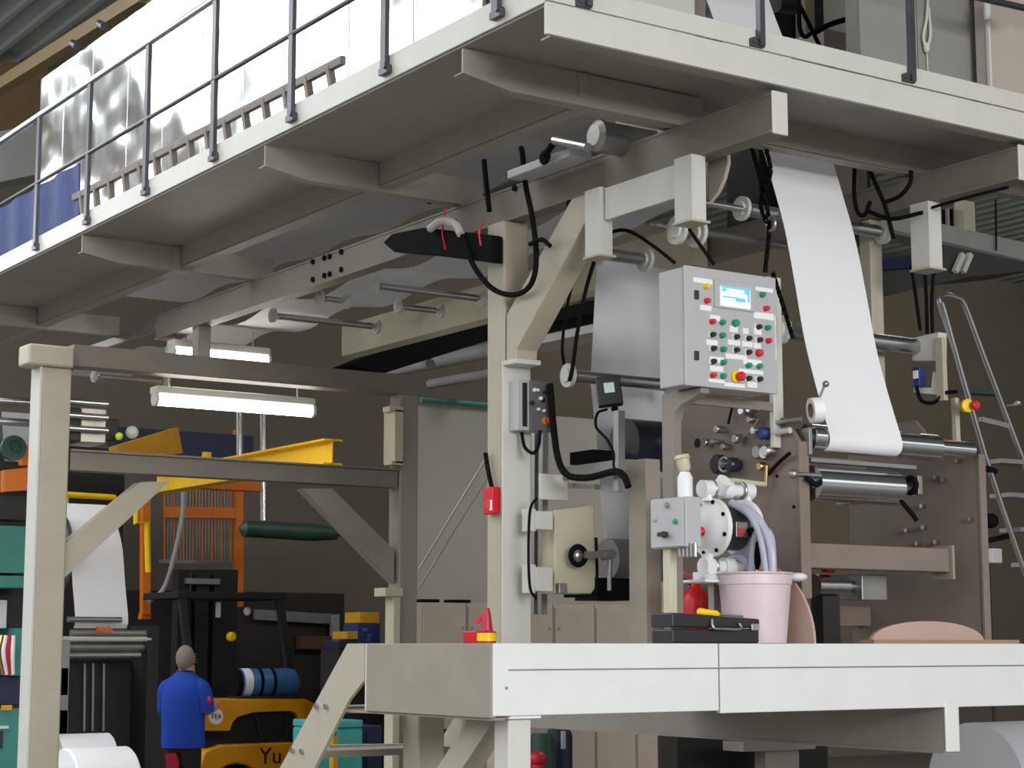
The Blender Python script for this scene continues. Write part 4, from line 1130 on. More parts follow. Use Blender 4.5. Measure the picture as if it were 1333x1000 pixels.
# mast of forklift + forklift
fl = thing('forklift', 'yellow forklift truck seen from behind with blue gas bottle', 'forklift', (8.6, 17.2, 0))
Yk = 16.9
def K(px, py, dy=0): return PY(px, py, Yk + dy)
x0f, x1f = K(258, 960).x, K(418, 960).x
zc = K(300, 968).z
cw = [K(256, 968), K(262, 960), K(300, 966), K(420, 966), K(422, 1010)]
ztop, zbot = K(330, 912).z, K(330, 968).z
xm = x0f + .12
# counterweight with wheel arch
arch = [(xm - .12 + .02, .25), (xm - .12, .55), (xm - .05, zbot - .06), (xm + .12, zbot), (x1f, zbot), (x1f + .05, .6), (x1f + .03, .25), (xm + .62, .25)]
n = 10
cxw, rw = xm + .30, .33
ap = [(cxw + rw * math.cos(math.pi * k / n), .25 + rw * 1.05 * math.sin(math.pi * k / n)) for k in range(n + 1)]
MB().prism([(x, Yk, z) for x, z in arch[:7]] + [(x, Yk, z) for x, z in ap], (0, .55, 0)).build('counterweight', flyellow, fl, bevel=.03)
wc = V((cxw, Yk + .05, .30))
w = MB().lathe(wc, (0, 1, 0), [(.17, 0), (.30, .0), (.31, .04), (.31, .2), (.17, .2)], 28).build('wheel', black, fl)
MB().lathe(wc - V((0, .01, 0)), (0, 1, 0), [(.02, 0), (.15, .01), (.17, .03)], 20).build('hub', cream, w)
# hood frame around black opening
ho = [K(258, 952), K(266, 914), K(270, 910), K(398, 910), K(410, 916), K(420, 952), K(396, 952), K(388, 930), K(378, 926), K(330, 928), K(310, 934), K(304, 940), K(300, 952)]
MB().prism(ho, (0, .5, 0)).build('hood', flyellow, fl, bevel=.012)
MB().box(xm - .02, Yk + .08, zbot - .02, x1f - .05, Yk + .52, K(300, 930).z).build('radiator_opening', darkgap, fl)
MB().bar(K(332, 930, .06), K(340, 962, .06), .03, .03, (1, 0, 0)).bar(K(372, 930, .06), K(372, 962, .06), .03, .03, (1, 0, 0)).build('guard_bar', machdark, fl)
q = K(281, 933)
st_ = MB().lathe(q, (0, -1, 0), [(.075, 0), (.075, .006)], 22).build('sticker', labelw, fl)
text('FE4', q + V((0, -.009, 0)), (1, 0, 0), (0, 0, 1), .07, blackpl, 'sticker_lettering', st_)
text('Yu', K(352, 985) + V((0, -.004, 0)), (1, 0, 0), (0, 0, 1), .23, mat('dark_brown_letter', srgb(60, 20, 14), .5, var=0), 'lettering', fl, .004)
# gas bottle
g0 = K(306, 889, .15)
gb = MB().lathe(g0, (1, 0, 0), [(.05, 0), (.13, .03), (.14, .06), (.14, .58), (.13, .64), (.06, .70)], 24).build('gas_bottle', tankblue, fl)
MB().lathe(g0 + V((.05, 0, 0)), (1, 0, 0), [(.142, 0), (.142, .09)], 24, cap=False).build('white_collar', labelw, gb)
MB().lathe(g0 + V((-.015, 0, 0)), (1, 0, 0), [(.13, 0), (.132, .05)], 24).build('black_collar', black, gb)
for dx in (.22, .36):
    MB().lathe(g0 + V((dx, 0, 0)), (1, 0, 0), [(.146, 0), (.146, .035)], 24, cap=False).build('strap', black, gb)
MB().box(g0.x, Yk + .02, ztop - .0, g0.x + .66, Yk + .32, g0.z - .13).build('bottle_cradle', machdark, fl)
# overhead guard + mast
for xx in (x0f + .12, x1f - .12):
    MB().bar((xx, Yk + .4, ztop), (xx, Yk + .75, 2.25), .07, .07, (1, 0, 0)).build('guard_post', darkgap, fl)
MB().box(x0f + .06, Yk + .7, 2.22, x1f - .06, Yk + 1.6, 2.29).build('roof_guard', darkgap, fl, bevel=.01)
MB().box(x0f + .1, Yk + .55, .3, x1f - .1, Yk + 1.7, ztop - .05).build('chassis', machdark, fl)
a, b = K(222, 690, 1.9), K(285, 690, 1.9)
for px in (238, 262, 285, 300):
    q = K(px, 742, 1.9)
    MB().box(q.x - .07, Yk + 1.85, .1, q.x + .07, Yk + 2.0, q.z).build('mast_rail', darkgap, fl)
q = K(262, 757, 1.85); MB().box(q.x - .2, Yk + 1.8, q.z - .03, q.x + .2, Yk + 1.88, q.z + .03).build('mast_bridge', dull_steel, fl)
q = K(299, 829, .8); MB().lathe(q, (0, -1, 0), [(.03, 0), (.05, .02), (.05, .06), (.03, .08)], 14).build('warning_lamp', yellow, fl)
q = K(321, 796, .9); MB().lathe(q, (0, -1, 0), [(.03, 0), (.045, .02), (.02, .05)], 12).build('mirror', labelw, fl)
q = K(284, 794, .9); MB().cbox(q, .05, .04, .16).build('work_lamp', whitepl, fl, bevel=.01)

# =================================================================== REAR LEFT MACHINE
mw = thing('rewinder_machine', 'rear machine with steel rollers below the curved white web', 'machine', (5.9, 15.6, 0))
Yq = 15.5
def Q(px, py, dy=0): return PY(px, py, Yq + dy)
a, b = Q(78, 842), Q(192, 842)
for (t0, t1, m_, nm, dy, x_a, x_b) in ((803, 810, steel, 'front_bar', -.1, 88, 158), (820, 829, dull_steel, 'cover_plate', -.05, 92, 196), (829, 835, paint_lt, 'lip', -.08, 80, 196), (836, 849, dull_steel, 'roller', .0, 86, 186), (849, 858, steel, 'roller', -.04, 88, 182)):
    a, b = Q(x_a, (t0 + t1) / 2, dy), Q(x_b, (t0 + t1) / 2, dy)
    b.z = a.z
    MB().cyl(a, b, (t1 - t0) / 2 / 150 * 1.1, n=14).build(nm, m_, mw)
a = Q(187, 815); b = Q(200, 862)
MB().box(a.x, Yq - .1, 0.2, b.x, Yq + .3, a.z).build('side_plate', machdark, mw)
a = Q(74, 830); b = Q(82, 862)
MB().box(a.x, Yq - .1, 0, b.x + .02, Yq + .3, a.z).build('side_plate', dull_steel, mw)
a, b = Q(76, 860, .3), Q(168, 960, .3)
MB().box(a.x, Yq + .25, 0, b.x, Yq + .5, a.z).build('body', machdark, mw)
for px in (110, 121, 135):
    a, b = Q(px, 864, .22), Q(px - 1, 952, .22)
    MB().bar(a, b, .02, .02, (1, 0, 0)).build('guide_bar', dull_steel, mw)
for (t_, b_) in ((870, 905), (925, 955)):
    a, b = Q(72, t_, -.1), Q(88, b_, -.1)
    MB().box(a.x, Yq - .1, b.z, b.x, Yq + .2, a.z).build('grey_box', cab_grey, mw)
m = MB()
for k in range(6):
    q = Q(127 + k * 3.6, 819 + (k % 2) * 2, -.12)
    m.cbox(q, .022, .008, .045)
m.build('orange_marking', orange, mw)
# curved web
pw = [Q(80, 655, .55), Q(88, 672, .35), Q(92, 690, .22), Q(95, 715, .12), Q(97, 760, .04), Q(98, 805, -.05), Q(98, 818, -.02)]
pw = [V((pw[-2].x, p.y, p.z)) for p in pw]
wd = Q(164, 805).x - pw[-2].x
single(MB().sheet(pw, (wd, 0, 0), -.002, 6), 'paper_web', 'white paper web curving down behind the far left brace', 'paper', paper, ang=60)
q = Q(93, 722, .35)
single(MB().lathe(V((pw[0].x - .06, q.y, q.z)), (1, 0, 0), [(.1, 0), (.36, 0), (.36, .04), (.1, .05)], 30), 'roll_flange', 'grey round flange behind the left edge of the curved web', 'roll', dull_steel)
# paper rolls bottom left
for (pxa, pxb, pyt, yy, r_, lab, m_) in ((84, 166, 974, 13.6, .34, 'white paper roll on the floor at the bottom left', paper), (72, 142, 956, 14.6, .22, 'smaller white paper roll behind the one at the bottom left', paper)):
    top = PY(pxa, pyt, yy)
    c_ = V((top.x, yy, top.z - r_))
    L = PY(pxb, pyt, yy).x - top.x
    t = thing('paper_roll', lab, 'paper roll', (c_.x + L / 2, yy, 0))
    MB().lathe(c_, (1, 0, 0), [(.06, 0), (r_ - .012, 0), (r_, .012), (r_, L - .012), (r_ - .012, L), (.06, L)], 40).build('paper', m_, t)
    MB().lathe(c_ + V((-.004, 0, 0)), (1, 0, 0), [(.04, 0), (.06, 0), (.06, .02), (.04, .02)], 20).build('core', cardb, t)
    MB().box(c_.x + .05, yy - .15, 0, c_.x + L - .05, yy + .15, max(.05, c_.z - r_ + .04)).build('cradle', machdark, t)
# blue lamp stand next to person
bs = thing('tubular_trolley', 'pale tubular trolley frame with blue cover left of the worker', 'trolley', PY(174, 960, 16.3))
def S(px, py): return PY(px, py, 16.3)
MB().tube([S(164, 925), S(167, 900), S(166, 928), S(188, 927), S(189, 895), S(180, 893)], .02, 8, 0).build('frame', paint_lt, bs)
MB().prism([S(162, 882), S(178, 880), S(176, 900), S(164, 902)], (0, .12, 0)).build('cover', navy, bs)
MB().cyl(S(168, 928), V((S(168, 928).x, 16.3, 0)), .025).build('leg', dull_steel, bs)

# teal machine far left
tm = thing('teal_machine', 'teal green printing machine at the far left edge', 'machine', (5.0, 14.6, 0))
Yt = 14.4
def T_(px, py, dy=0): return PY(px, py, Yt + dy)
for (xa_, xb_, t_, b_, m_, nm) in ((-60, 38, 682, 747, teal, 'upper_cabinet'), (-60, 40, 748, 766, teal, 'upper_cabinet_base'), (-60, 14, 780, 818, paper_g, 'paper_strip'), (18, 30, 818, 880, teal, 'slim_cabinet'), (-60, 30, 924, 1000, teal, 'lower_cabinet'), (-60, 32, 882, 918, navy, 'dark_recess')):
    a, b = T_(xa_, t_), T_(xb_, b_)
    z0_ = 0 if b_ >= 1000 else b.z
    MB().box(a.x, Yt + (.1 if 'recess' in nm or 'strip' in nm else 0), z0_, b.x, Yt + .5, a.z).build(nm, m_, tm, bevel=.008)
a, b = T_(-60, 766, .4), T_(36, 1000, .4)
MB().box(a.x, Yt + .45, 0, b.x, Yt + .6, a.z + .3).build('frame', machdark, tm)
for k in range(4):
    MB().tube([T_(2 + k * 5, 828, -.05), T_(-2 + k * 6, 850, -.08), T_(4 + k * 4, 878, -.05)], .02).build('cable', [brass, whitepl, redcloth, whitepl][k], tm)
q0, q1 = T_(2, 925, -.02), T_(16, 918, -.02)
MB().box(q0.x, Yt - .02, q0.z, q1.x, Yt, q1.z).build('yellow_tag', dyellow, tm)
q0, q1 = T_(-4, 949, -.02), T_(11, 945, -.02)
MB().box(q0.x, Yt - .03, q0.z, q1.x, Yt, q1.z).build('handle', paint_lt, tm)
q0, q1 = T_(-4, 975, -.02), T_(5, 952, -.02)
MB().box(q0.x, Yt - .01, q0.z, q1.x, Yt, q1.z).build('keypad', blackpl, tm)
# pulley, orange parts, white panel at left
gp = single(MB().lathe(PY(16, 584, 14.2), (0, -1, 0), [(.10, 0), (.10, .05), (.06, .05), (.06, .03), (.02, .03), (.02, .06)], 20), 'green_hand_wheel', 'green hand wheel behind the far left column', 'wheel', dkgreen)
of = thing('orange_bracket', 'orange machine bracket behind the far left column', 'bracket', PY(20, 640, 14.5))
MB().prism([PY(6, 612, 14.5), PY(42, 608, 14.5), PY(42, 638, 14.5), PY(6, 640, 14.5)], (0, .1, 0)).prism([PY(26, 585, 14.5), PY(46, 575, 14.5), PY(46, 608, 14.5), PY(30, 605, 14.5)], (0, .1, 0)).build('plate', orange, of)
MB().box(PY(-20, 650, 14.6).x, 14.6, PY(0, 676, 14.6).z, PY(48, 650, 14.6).x, 14.9, PY(0, 645, 14.6).z).build('dark_body', machdark, of)
p_ = [PY(2, 536, 15.2), PY(4, 570, 15.2), PY(6, 600, 15.3)]
single(MB().sheet(p_, (.36, 0, 0), .002, 3), 'paper_web', 'small pale web patch left of the far left column', 'paper', paper_g)
p_ = [(5.62, 13.0, 3.6), (5.62, 13.8, 3.45), (5.62, 14.6, 3.32)]
for (y0_, xa_, xb_, lab) in ((551, -20, 92, 'thin steel roller passing behind the far left column, lower one'), (524, -20, 60, 'thin steel roller passing behind the far left column, upper one')):
    a = PY(xa_, y0_ - 4, 14.0); b = PY(xb_, y0_ + 4, 14.0); b.z = a.z
    single(MB().cyl(a, b, .03, n=12), 'guide_roller', lab, 'roller', steel)
a = PY(86, 522, 13.4)
mch = thing('gear_head', 'grey gear head with rollers right of the far left column', 'machine head', a)
for (xa_, xb_, t_, b_, m_) in ((86, 106, 530, 575, machdark), (106, 138, 530, 578, dull_steel), (138, 155, 545, 575, machdark)):
    p, q = PY(xa_, t_, 13.4), PY(xb_, b_, 13.4)
    MB().box(p.x, 13.4, q.z, q.x, 13.7, p.z).build('block', m_, mch, bevel=.01)
for y_ in (522, 540, 557):
    p, q = PY(84, y_, 13.35), PY(140, y_ + 3, 13.35); q.z = p.z
    MB().cyl(p, q, .025).build('shaft', steel, mch)
q = PY(155, 568, 13.3); MB().sph(q, .03).build('indicator_lamp', mat('lime', srgb(200, 235, 40), .4, var=0), mch)
q = PY(172, 563, 13.3); MB().sph(q, .05).build('knob', paint_lt, mch)
# blue racking behind crane beam
bl_ = single(MB().box(PY(150, 575, 19).x, 19, PY(0, 580, 19).z, PY(330, 575, 19).x, 19.2, PY(0, 545, 19).z), 'blue_rack_beam', 'dark blue rack beam behind the yellow crane beam', 'rack', navy)
gd = thing('ventilation_duct', 'grey overhead ducting seen left of the central column', 'duct', (9.5, 16, 4))
for (p_, q_, r_) in (((552, 474), (640, 456), .075), ((560, 500), (645, 486), .05), ((500, 486), (560, 474), .05)):
    MB().cyl(PY(*p_, 16.2), PY(*q_, 15.0), r_, n=16).build('pipe', cab_grey, gd)
single(MB().tube([PY(548, 520, 15.56), PY(640, 528, 15.56)], .03, 8, 0), 'teal_pipe', 'thin teal pipe across the back wall left of the central column', 'pipe', teal)
tr_ = thing('tie_cable', 'pair of thin diagonal guy cables left of the central column', 'cable', (8, 13.5, 2))
for (p_, q_) in (((545, 742), (632, 598)), ((545, 766), (640, 612))):
    MB().tube([PY(*p_, 13.6), PY(*q_, 13.2)], .008, 6, 0).build('strand', dull_steel, tr_)
single(MB().prism([PY(455, 474, 14.5), PY(640, 402, 14.5), PY(640, 442, 14.5), PY(500, 486, 14.5)], (0, .4, 0)), 'dark_cable_bridge', 'black cable bridge below the cream bearing beam', 'cable tray', black)
# cable tray bundle right of brace
for k, (y0_, y1_, m_, lab) in enumerate(((452, 428, dull_steel, 'pale cable tray right of the brace, lowest'), (425, 400, black, 'black cable tray right of the brace, middle'), (392, 372, paint_dk, 'beige beam right of the brace, topmost'))):
    single(MB().bar(PY(690, y0_, 12.4), PY(800, y1_, 11.0), .3, .10 if k else .06), 'cable_tray', lab, 'tray', m_)

# =================================================================== LOCKERS + BACK CLUTTER
YK = 14.0
xs0 = PY(548, 790, YK).x
for i in range(9):
    x0_ = xs0 + i * .47
    t = thing('steel_locker', ['beige steel locker, leftmost, tall one left of the red boxes', 'beige steel locker, second from left, behind the red boxes', 'beige steel locker, third from left, hidden behind the column', 'beige steel locker, fourth from left, just right of the column', 'beige steel locker below the cream guide box', 'beige steel locker below the hand wheel', 'beige steel locker under the black box', 'beige steel locker behind the upright channel', 'beige steel locker at the right end of the row'][i], 'locker', (x0_ + .23, YK + .2, 0), 'row of lockers')
    MB().box(x0_ + .004, YK, .1, x0_ + .466, YK + .45, 2.12).build('body', locker, t, bevel=.004)
    d_ = MB().box(x0_ + .014, YK - .018, .12, x0_ + .456, YK, 2.09).build('door', locker, t, bevel=.004)
    hx = x0_ + (.42 if i % 2 == 0 else .05)
    MB().cyl((hx, YK - .034, 1.9), (hx, YK - .018, 1.9), .012, n=8).build('lock', dull_steel, d_)
    MB().box(x0_ + .004, YK + .02, 0, x0_ + .466, YK + .44, .1).build('plinth', machdark, t)
for k, (px, lab) in enumerate(((557, 'flat black strip on top of the locker, left'), (598, 'flat black strip on top of the locker, beside the column'))):
    a = PY(px, 790, YK + .02)
    single(MB().box(a.x - .05, YK + .02, 2.122, a.x + .12, YK + .2, 2.15), 'black_tray', lab, 'tray', black)
# crates left of rear column at (430-500, 795-840)
for (xa_, xb_, t_, b_, m_, nm, lab) in ((468, 494, 797, 812, dyellow, 'yellow_box', 'yellow box on top of the blue crate behind the stair head'), (466, 495, 812, 838, bluebox, 'blue_crate', 'blue crate with pale print behind the stair head'), (452, 466, 822, 833, dyellow, 'yellow_box', 'small yellow box left of the blue crate'), (440, 466, 834, 845, navy, 'blue_crate', 'low navy crate under the small yellow box')):
    a, b = PY(xa_, t_, 16.0), PY(xb_, b_, 16.0)
    o = single(MB().box(a.x, 16.0, b.z + .003, b.x, 16.3, a.z), nm, lab, 'crate', m_, bevel=.008)
    if nm == 'blue_crate' and xa_ == 466:
        m = MB()
        for (u, v) in ((.3, .7), (.5, .4), (.45, .2)):
            q = V((a.x + (b.x - a.x) * u, 15.996, b.z + (a.z - b.z) * v)); m.cbox(q, .05, .008, .03)
        m.build('print', tankblue, o)
rk = single(MB().box(PY(440, 845, 16).x, 15.98, 0, PY(500, 845, 16).x, 16.35, PY(440, 845, 16).z - .0), 'low_shelf', 'dark low shelf unit carrying the crates', 'shelf', machdark)
# below deck
for k, (xa_, xb_, lab) in enumerate(((412, 438, 'light teal plastic bin under the stair, left'), (439, 474, 'light teal plastic bin under the stair, right'))):
    a, b = PY(xa_, 938, 12.8), PY(xb_, 938, 12.8)
    t = thing('teal_bin', lab, 'bin', (a.x, 12.8, 0))
    MB().box(a.x, 12.8, 0, b.x - .005, 13.2, a.z - .06).build('body', teal_lt, t, bevel=.02)
    MB().box(a.x + .005, 12.79, a.z - .06, b.x - .01, 13.21, a.z).build('lid', teal_lt, t, bevel=.015)
q0, q1 = PY(434, 976, 12.6), PY(440, 958, 12.6)
single(MB().box(q0.x, 12.6, 0, q1.x, 12.66, q1.z), 'yellow_bottle', 'small yellow bottle beside the teal bins', 'bottle', dyellow)
for (xa_, xb_, t_, b_, m_, nm, lab) in ((538, 598, 952, 1000, black, 'black_box', 'black box under the deck between leg and brace'), (478, 498, 945, 975, navy, 'blue_crate', 'dark blue crate below the deck beside the teal bins')):
    a, b = PY(xa_, t_, 13.0), PY(xb_, b_, 13.0)
    single(MB().box(a.x, 13.0, 0, b.x, 13.3, a.z), nm, lab, 'box', m_, bevel=.01)
dr = thing('blue_drum', 'navy blue drum below the deck right of the white leg', 'drum', PY(730, 1000, 12.2))
q = PY(728, 948, 12.2)
MB().lathe(V((q.x, 12.2, 0)), (0, 0, 1), [(.10, 0), (.105, .03), (.105, q.z - .05), (.08, q.z)], 22).build('body', navy, dr)
a = PY(731, 952, 12.08); b = PY(736, 975, 12.08); MB().box(a.x, 12.075, b.z, b.x, 12.09, a.z).build('label', paper_g, dr)
q = PY(706, 955, 12.0)
single(MB().lathe(V((q.x, 12.0, 0)), (0, 0, 1), [(.10, 0), (.10, q.z - .05), (.08, q.z)], 20), 'green_drum', 'grey green drum below the deck right of the white leg', 'drum', dkgreen)
q = PY(700, 988, 11.6)
single(MB().sph(V((q.x, 11.6, q.z)), .07, .07, .06).cyl((q.x, 11.6, 0), (q.x, 11.6, q.z), .05), 'red_fitting', 'red capped fitting low beside the green drum', 'fitting', redpl)
# lower right under deck
a, b = PY(968, 966, 9.0), PY(1062, 975, 9.0)
ub = thing('under_deck_bracket', 'grey bracket frame hanging under the deck bearer', 'bracket', (7.5, 9.0, 1.2))
MB().box(a.x, 9.0, b.z, b.x, 9.2, a.z).build('head', paint_dk, ub)
MB().box(PY(996, 980, 9.05).x, 9.05, 0, PY(1040, 980, 9.05).x, 9.15, b.z).build('post', paint_dk, ub)
a, b = PY(1268, 962, 8.2), PY(1400, 1000, 8.2)
single(MB().lathe(V((a.x, 8.2, .87)), (1, 0, 0), [(.1, 0), (.40, 0), (.40, 1.2), (.1, 1.2)], 40), 'paper_roll', 'big pale grey paper roll under the deck at bottom right', 'paper roll', paper_g)
single(MB().box(7.6, 9.4, .0, 8.9, 9.6, 1.9), 'dark_cabinet', 'brown dark cabinet deep under the deck at right', 'cabinet', machdark)  # dark block that blackens the gap under the deck

# =================================================================== TOP RIGHT
tr0 = thing('switch_cabinet', 'tall grey switch cabinet standing on the walkway at upper right', 'cabinet', (6.5, 6.6, 4.24))
yc_ = 6.75
a, b = PY(1118, 100, yc_), PY(1284, 100, yc_)
MB().box(a.x, yc_, 4.24, b.x - .01, yc_ + .09, 6.0).build('body', cab_grey, tr0, bevel=.004)
MB().box(a.x + .0, yc_ - .02, 4.26, a.x + .42, yc_, 5.98).build('door', cab_grey, tr0, bevel=.004)
MB().box(a.x + .425, yc_ - .02, 4.26, b.x, yc_, 5.98).build('door', cab_grey, tr0, bevel=.004)
p_ = [PY(1208, -5, yc_ - .04), PY(1206, 25, yc_ - .04), PY(1202, 48, yc_ - .04), PY(1206, 62, yc_ - .04), PY(1211, 45, yc_ - .04), PY(1209, 10, yc_ - .04)]
rp = thing('white_rope', 'knotted white cord hanging on the grey switch cabinet', 'rope', PY(1206, 66, yc_ - .04))
MB().tube(p_, .008).build('cord', ropem, rp)
MB().sph(PY(1206, 62, yc_ - .04), .018, .018, .03).build('knot', ropem, rp)
MB().tube([PY(1206, 64, yc_ - .03), PY(1208, 95, yc_ - .03)], .004).build('tail', ropem, rp)
bp_ = thing('beige_cabinet', 'pale pinkish cabinet panel at the upper right corner', 'cabinet', (7.3, 6.6, 4.24))
a = PY(1286, 100, 6.6)
MB().box(a.x, 6.6, 4.24, 8.6, 6.68, 6.1).build('body', pinkpanel, bp_, bevel=.004)
MB().box(a.x - .005, 6.58, 4.24, a.x + .01, 6.6, 6.0).build('edge_strip', paint_wh, bp_)
q = PY(1285, 15, 6.56)
MB().cyl(q + V((0, 0, -.05)), q + V((0, 0, .05)), .02).build('hinge', paint_wh, bp_)
single(MB().cyl(PY(1270, -4, 6.3), PY(1340, 12, 6.3), .018), 'hand_pole', 'dark round rail in front of the pale upper right cabinet', 'rail', darksteel)
# dark machinery behind web on walkway
mb_ = thing('upper_machine', 'dark upper machine parts beside the web above the walkway', 'machine', (6.8, 8.0, 4.24))
a, b = PY(1000, 0, 8.2), PY(1112, 0, 8.2)
MB().box(a.x - .1, 8.2, 4.24, b.x + .1, 8.5, 6.6).build('dark_body', machdark, mb_)
a, b = PY(1048, 0, 8.1), PY(1060, 0, 8.1)
MB().box(a.x, 8.1, 4.24, b.x, 8.19, 6.5).build('pale_strip', cream, mb_)
a, b = PY(1072, 36, 7.6), PY(1112, 80, 7.6)
MB().box(a.x, 7.6, 4.24, b.x, 7.9, a.z).build('pale_box', pinkpanel, mb_)
a, b = PY(1102, 0, 7.8), PY(1122, 0, 7.8)
MB().box(a.x, 7.8, 4.24, b.x, 8.0, 6.5).build('column', paint_dk, mb_)
MB().cyl(PY(1010, 5, 7.7), PY(1034, 8, 7.7), .05).build('hub', blackpl, mb_)
MB().tube([PY(1062, 42, 7.5), PY(1080, 32, 7.5), PY(1106, 25, 7.5), PY(1113, 32, 7.5), PY(1114, 80, 7.5)], .016, 8, 3).build('pipe', black, mb_)
MB().tube([PY(1040, -5, 7.4), PY(1041, 35, 7.4), PY(1048, 48, 7.4), PY(1060, 40, 7.4)], .012).tube([PY(1040, 5, 7.4), PY(1055, 35, 7.4), PY(1068, 62, 7.4)], .012).build('hoses', black, mb_)
a, b = PY(868, 0, 7.9), PY(918, 0, 7.9)
MB().box(PY(800, 0, 7.9).x, 7.9, 4.24, b.x, 8.0, 6.4).build('beige_wall', pinkpanel, mb_)
MB().bar(PY(886, -10, 7.6), PY(888, 30, 7.6), .03, .03, (1, 0, 0)).bar(PY(889, 0, 7.6), PY(899, 22, 7.6), .02, .02, (1, 0, 0)).build('frame_bar', darksteel, mb_)
gcb = thing('glass_cabinet', 'pale framed cabinet above the walkway corner left of the front edge', 'cabinet', (5.2, 6.9, 4.3))
a, b = PX(612, 10, 4.9), PX(640, 10, 4.9)
MB().box(4.93, 6.36, 4.3, 5.3, 6.48, 6.0).build('frame', paint_lt, gcb, bevel=.004)

# =================================================================== RIGHT BACKGROUND
gr = thing('crane_rail', 'long grey overhead rail with grille behind the right hanger', 'rail', (9.5, 10.5, 3.9))
Yg = 10.5
MB().bar(PY(1140, 288, Yg), PY(1420, 350, Yg), .12, .16).build('rail', cab_grey, gr)
MB().bar(PY(1140, 302, Yg - .05), PY(1420, 366, Yg - .05), .2, .03).build('flange', dull_steel, gr)
a, b = PY(1254, 268, Yg), PY(1270, 304, Yg)
MB().box(a.x, Yg, b.z, b.x, Yg + .1, a.z + .05).build('bracket', paint, gr)
for k in range(7):
    px = 1218 + k * 5.2
    a, b = PY(px, 272, Yg + .1), PY(px + 3, 300, Yg + .1)
    MB().box(a.x, Yg + .1, b.z, b.x, Yg + .13, a.z).build('grille_slat', black if k % 2 == 0 else paint_dk, gr)
single(MB().cyl(PY(1296, 260, Yg - .1), PY(1297, 326, Yg - .1), .008), 'drop_wire', 'thin wire hanging in front of the overhead rail at right', 'wire', black)
sh = thing('overhead_shelf', 'dark overhead tray with two pale tubes behind the step ladder top', 'tray', (9, 9.6, 3.5))
Ys = 9.8
MB().prism([PY(1142, 382, Ys), PY(1142, 330, Ys), PY(1235, 320, Ys), PY(1345, 344, Ys), PY(1345, 352, Ys), PY(1262, 360, Ys), PY(1160, 384, Ys)], (0, .5, 0)).build('tray', mat('tray_dark', srgb(62, 62, 62), .5, var=.1), sh)
for px in (1243, 1253):
    MB().bar(PY(px + 10, 331, Ys - .05), PY(px, 354, Ys - .05), .04, .04).build('tube', paint_lt, sh)
MB().prism([PY(1142, 340, Ys - .06), PY(1196, 330, Ys - .06), PY(1196, 348, Ys - .06), PY(1142, 352, Ys - .06)], (0, .05, 0)).build('blue_cover', navy, sh)
# step ladder
sl = thing('platform_ladder', 'aluminium step ladder with hooped handrail at the right edge', 'ladder', (8.3, 7.6, 0))
YS = 7.3
def L_(px, py, dy=0): return PY(px, py, YS + dy)
MB().tube([L_(1279, 578), L_(1250, 478), L_(1224, 398), L_(1224, 388), L_(1232, 384), L_(1246, 388), L_(1256, 398), L_(1280, 462), L_(1333, 602), L_(1380, 725)], .016, 10, 4).build('hand_rail', steel, sl)
MB().tube([L_(1226, 396, -.01), L_(1231, 412, -.01), L_(1282, 592, -.01), L_(1333, 742, -.01), L_(1420, 1000, -.01)], .016, 10, 2).build('stringer', steel, sl)
for (x0_, y0_, x1_) in ((1290, 601, 1345), (1302, 645, 1350), (1315, 690, 1365), (1330, 735, 1380)):
    a, b = L_(x0_, y0_, .05), L_(x1_, y0_ + 4, .05)
    MB().bar(a, b, .16, .025).build('step', dull_steel, sl)
MB().bar(L_(1276, 546), L_(1312, 555), .03, .03).build('brace', dull_steel, sl)
MB().bar(L_(1284, 610, -.02), L_(1296, 614, -.02), .03, .03).build('clamp', black, sl)
MB().tube([L_(1380, 725), L_(1480, 1000)], .016, 10, 0).build('stringer', steel, sl)
q = PY(1323, 527, 12)
single(MB().lathe(q, (0, -1, 0), [(.04, 0), (.04, .03), (.02, .06)], 14).cyl(q, q + V((0, .1, 0)), .02), 'wall_valve', 'round wall fitting right of the step ladder rail', 'fitting', dull_steel)
sw = PY(1293, 724, 11.5)
sbx = thing('socket_box', 'pale blue grey socket box on a thin dark pole by the step ladder', 'socket', (sw.x, sw.y, 0))
MB().cbox(sw, .13, .1, .13).build('case', paint_wh, sbx, bevel=.01)
MB().cyl((sw.x, sw.y + .06, sw.z), (sw.x, sw.y + .06, 0), .015).build('pole', machdark, sbx)
tl = thing('lever_rod', 'black knob and lever rod right of the machine side plate', 'lever', PY(1290, 690, 8.2))
MB().sph(PY(1290, 678, 7.4), .045).build('knob', black, tl)
MB().bar(PY(1286, 704, 7.4), PY(1312, 698, 7.4), .02, .03).build('rod', black, tl)
single(MB().bar(PY(1258, 509, 9), PY(1300, 512, 9), .1, .04), 'grey_shelf', 'small grey green shelf behind the step ladder rails', 'shelf', dkgreen)
# panels on the far right wall: lit lower dado
# =================================================================== WORKER
def skin_body(name, joints, edges, m, parent, sub=2):
    me = bpy.data.meshes.new(name)
    base = wloc(parent)
    me.from_pydata([V(j[0]) - base for j in joints], edges, [])
    o = bpy.data.objects.new(name, me)
    COL.objects.link(o)
    sk = o.modifiers.new('skin', 'SKIN')
    sk.use_smooth_shade = True
    for i, j in enumerate(joints):
        r = j[1]
        me.skin_vertices[0].data[i].radius = r if isinstance(r, tuple) else (r, r)
    me.skin_vertices[0].data[0].use_root = True
    ss = o.modifiers.new('sub', 'SUBSURF'); ss.levels = sub; ss.render_levels = sub
    dg = bpy.context.evaluated_depsgraph_get()
    dg.update()
    me2 = bpy.data.meshes.new_from_object(o.evaluated_get(dg))
    bpy.data.objects.remove(o)
    me2.name = name
    me2.polygons.foreach_set('use_smooth', [True] * len(me2.polygons))
    me2.materials.clear(); me2.materials.append(m)
    o2 = bpy.data.objects.new(name, me2)
    COL.objects.link(o2)
    o2.parent = parent
    return o2


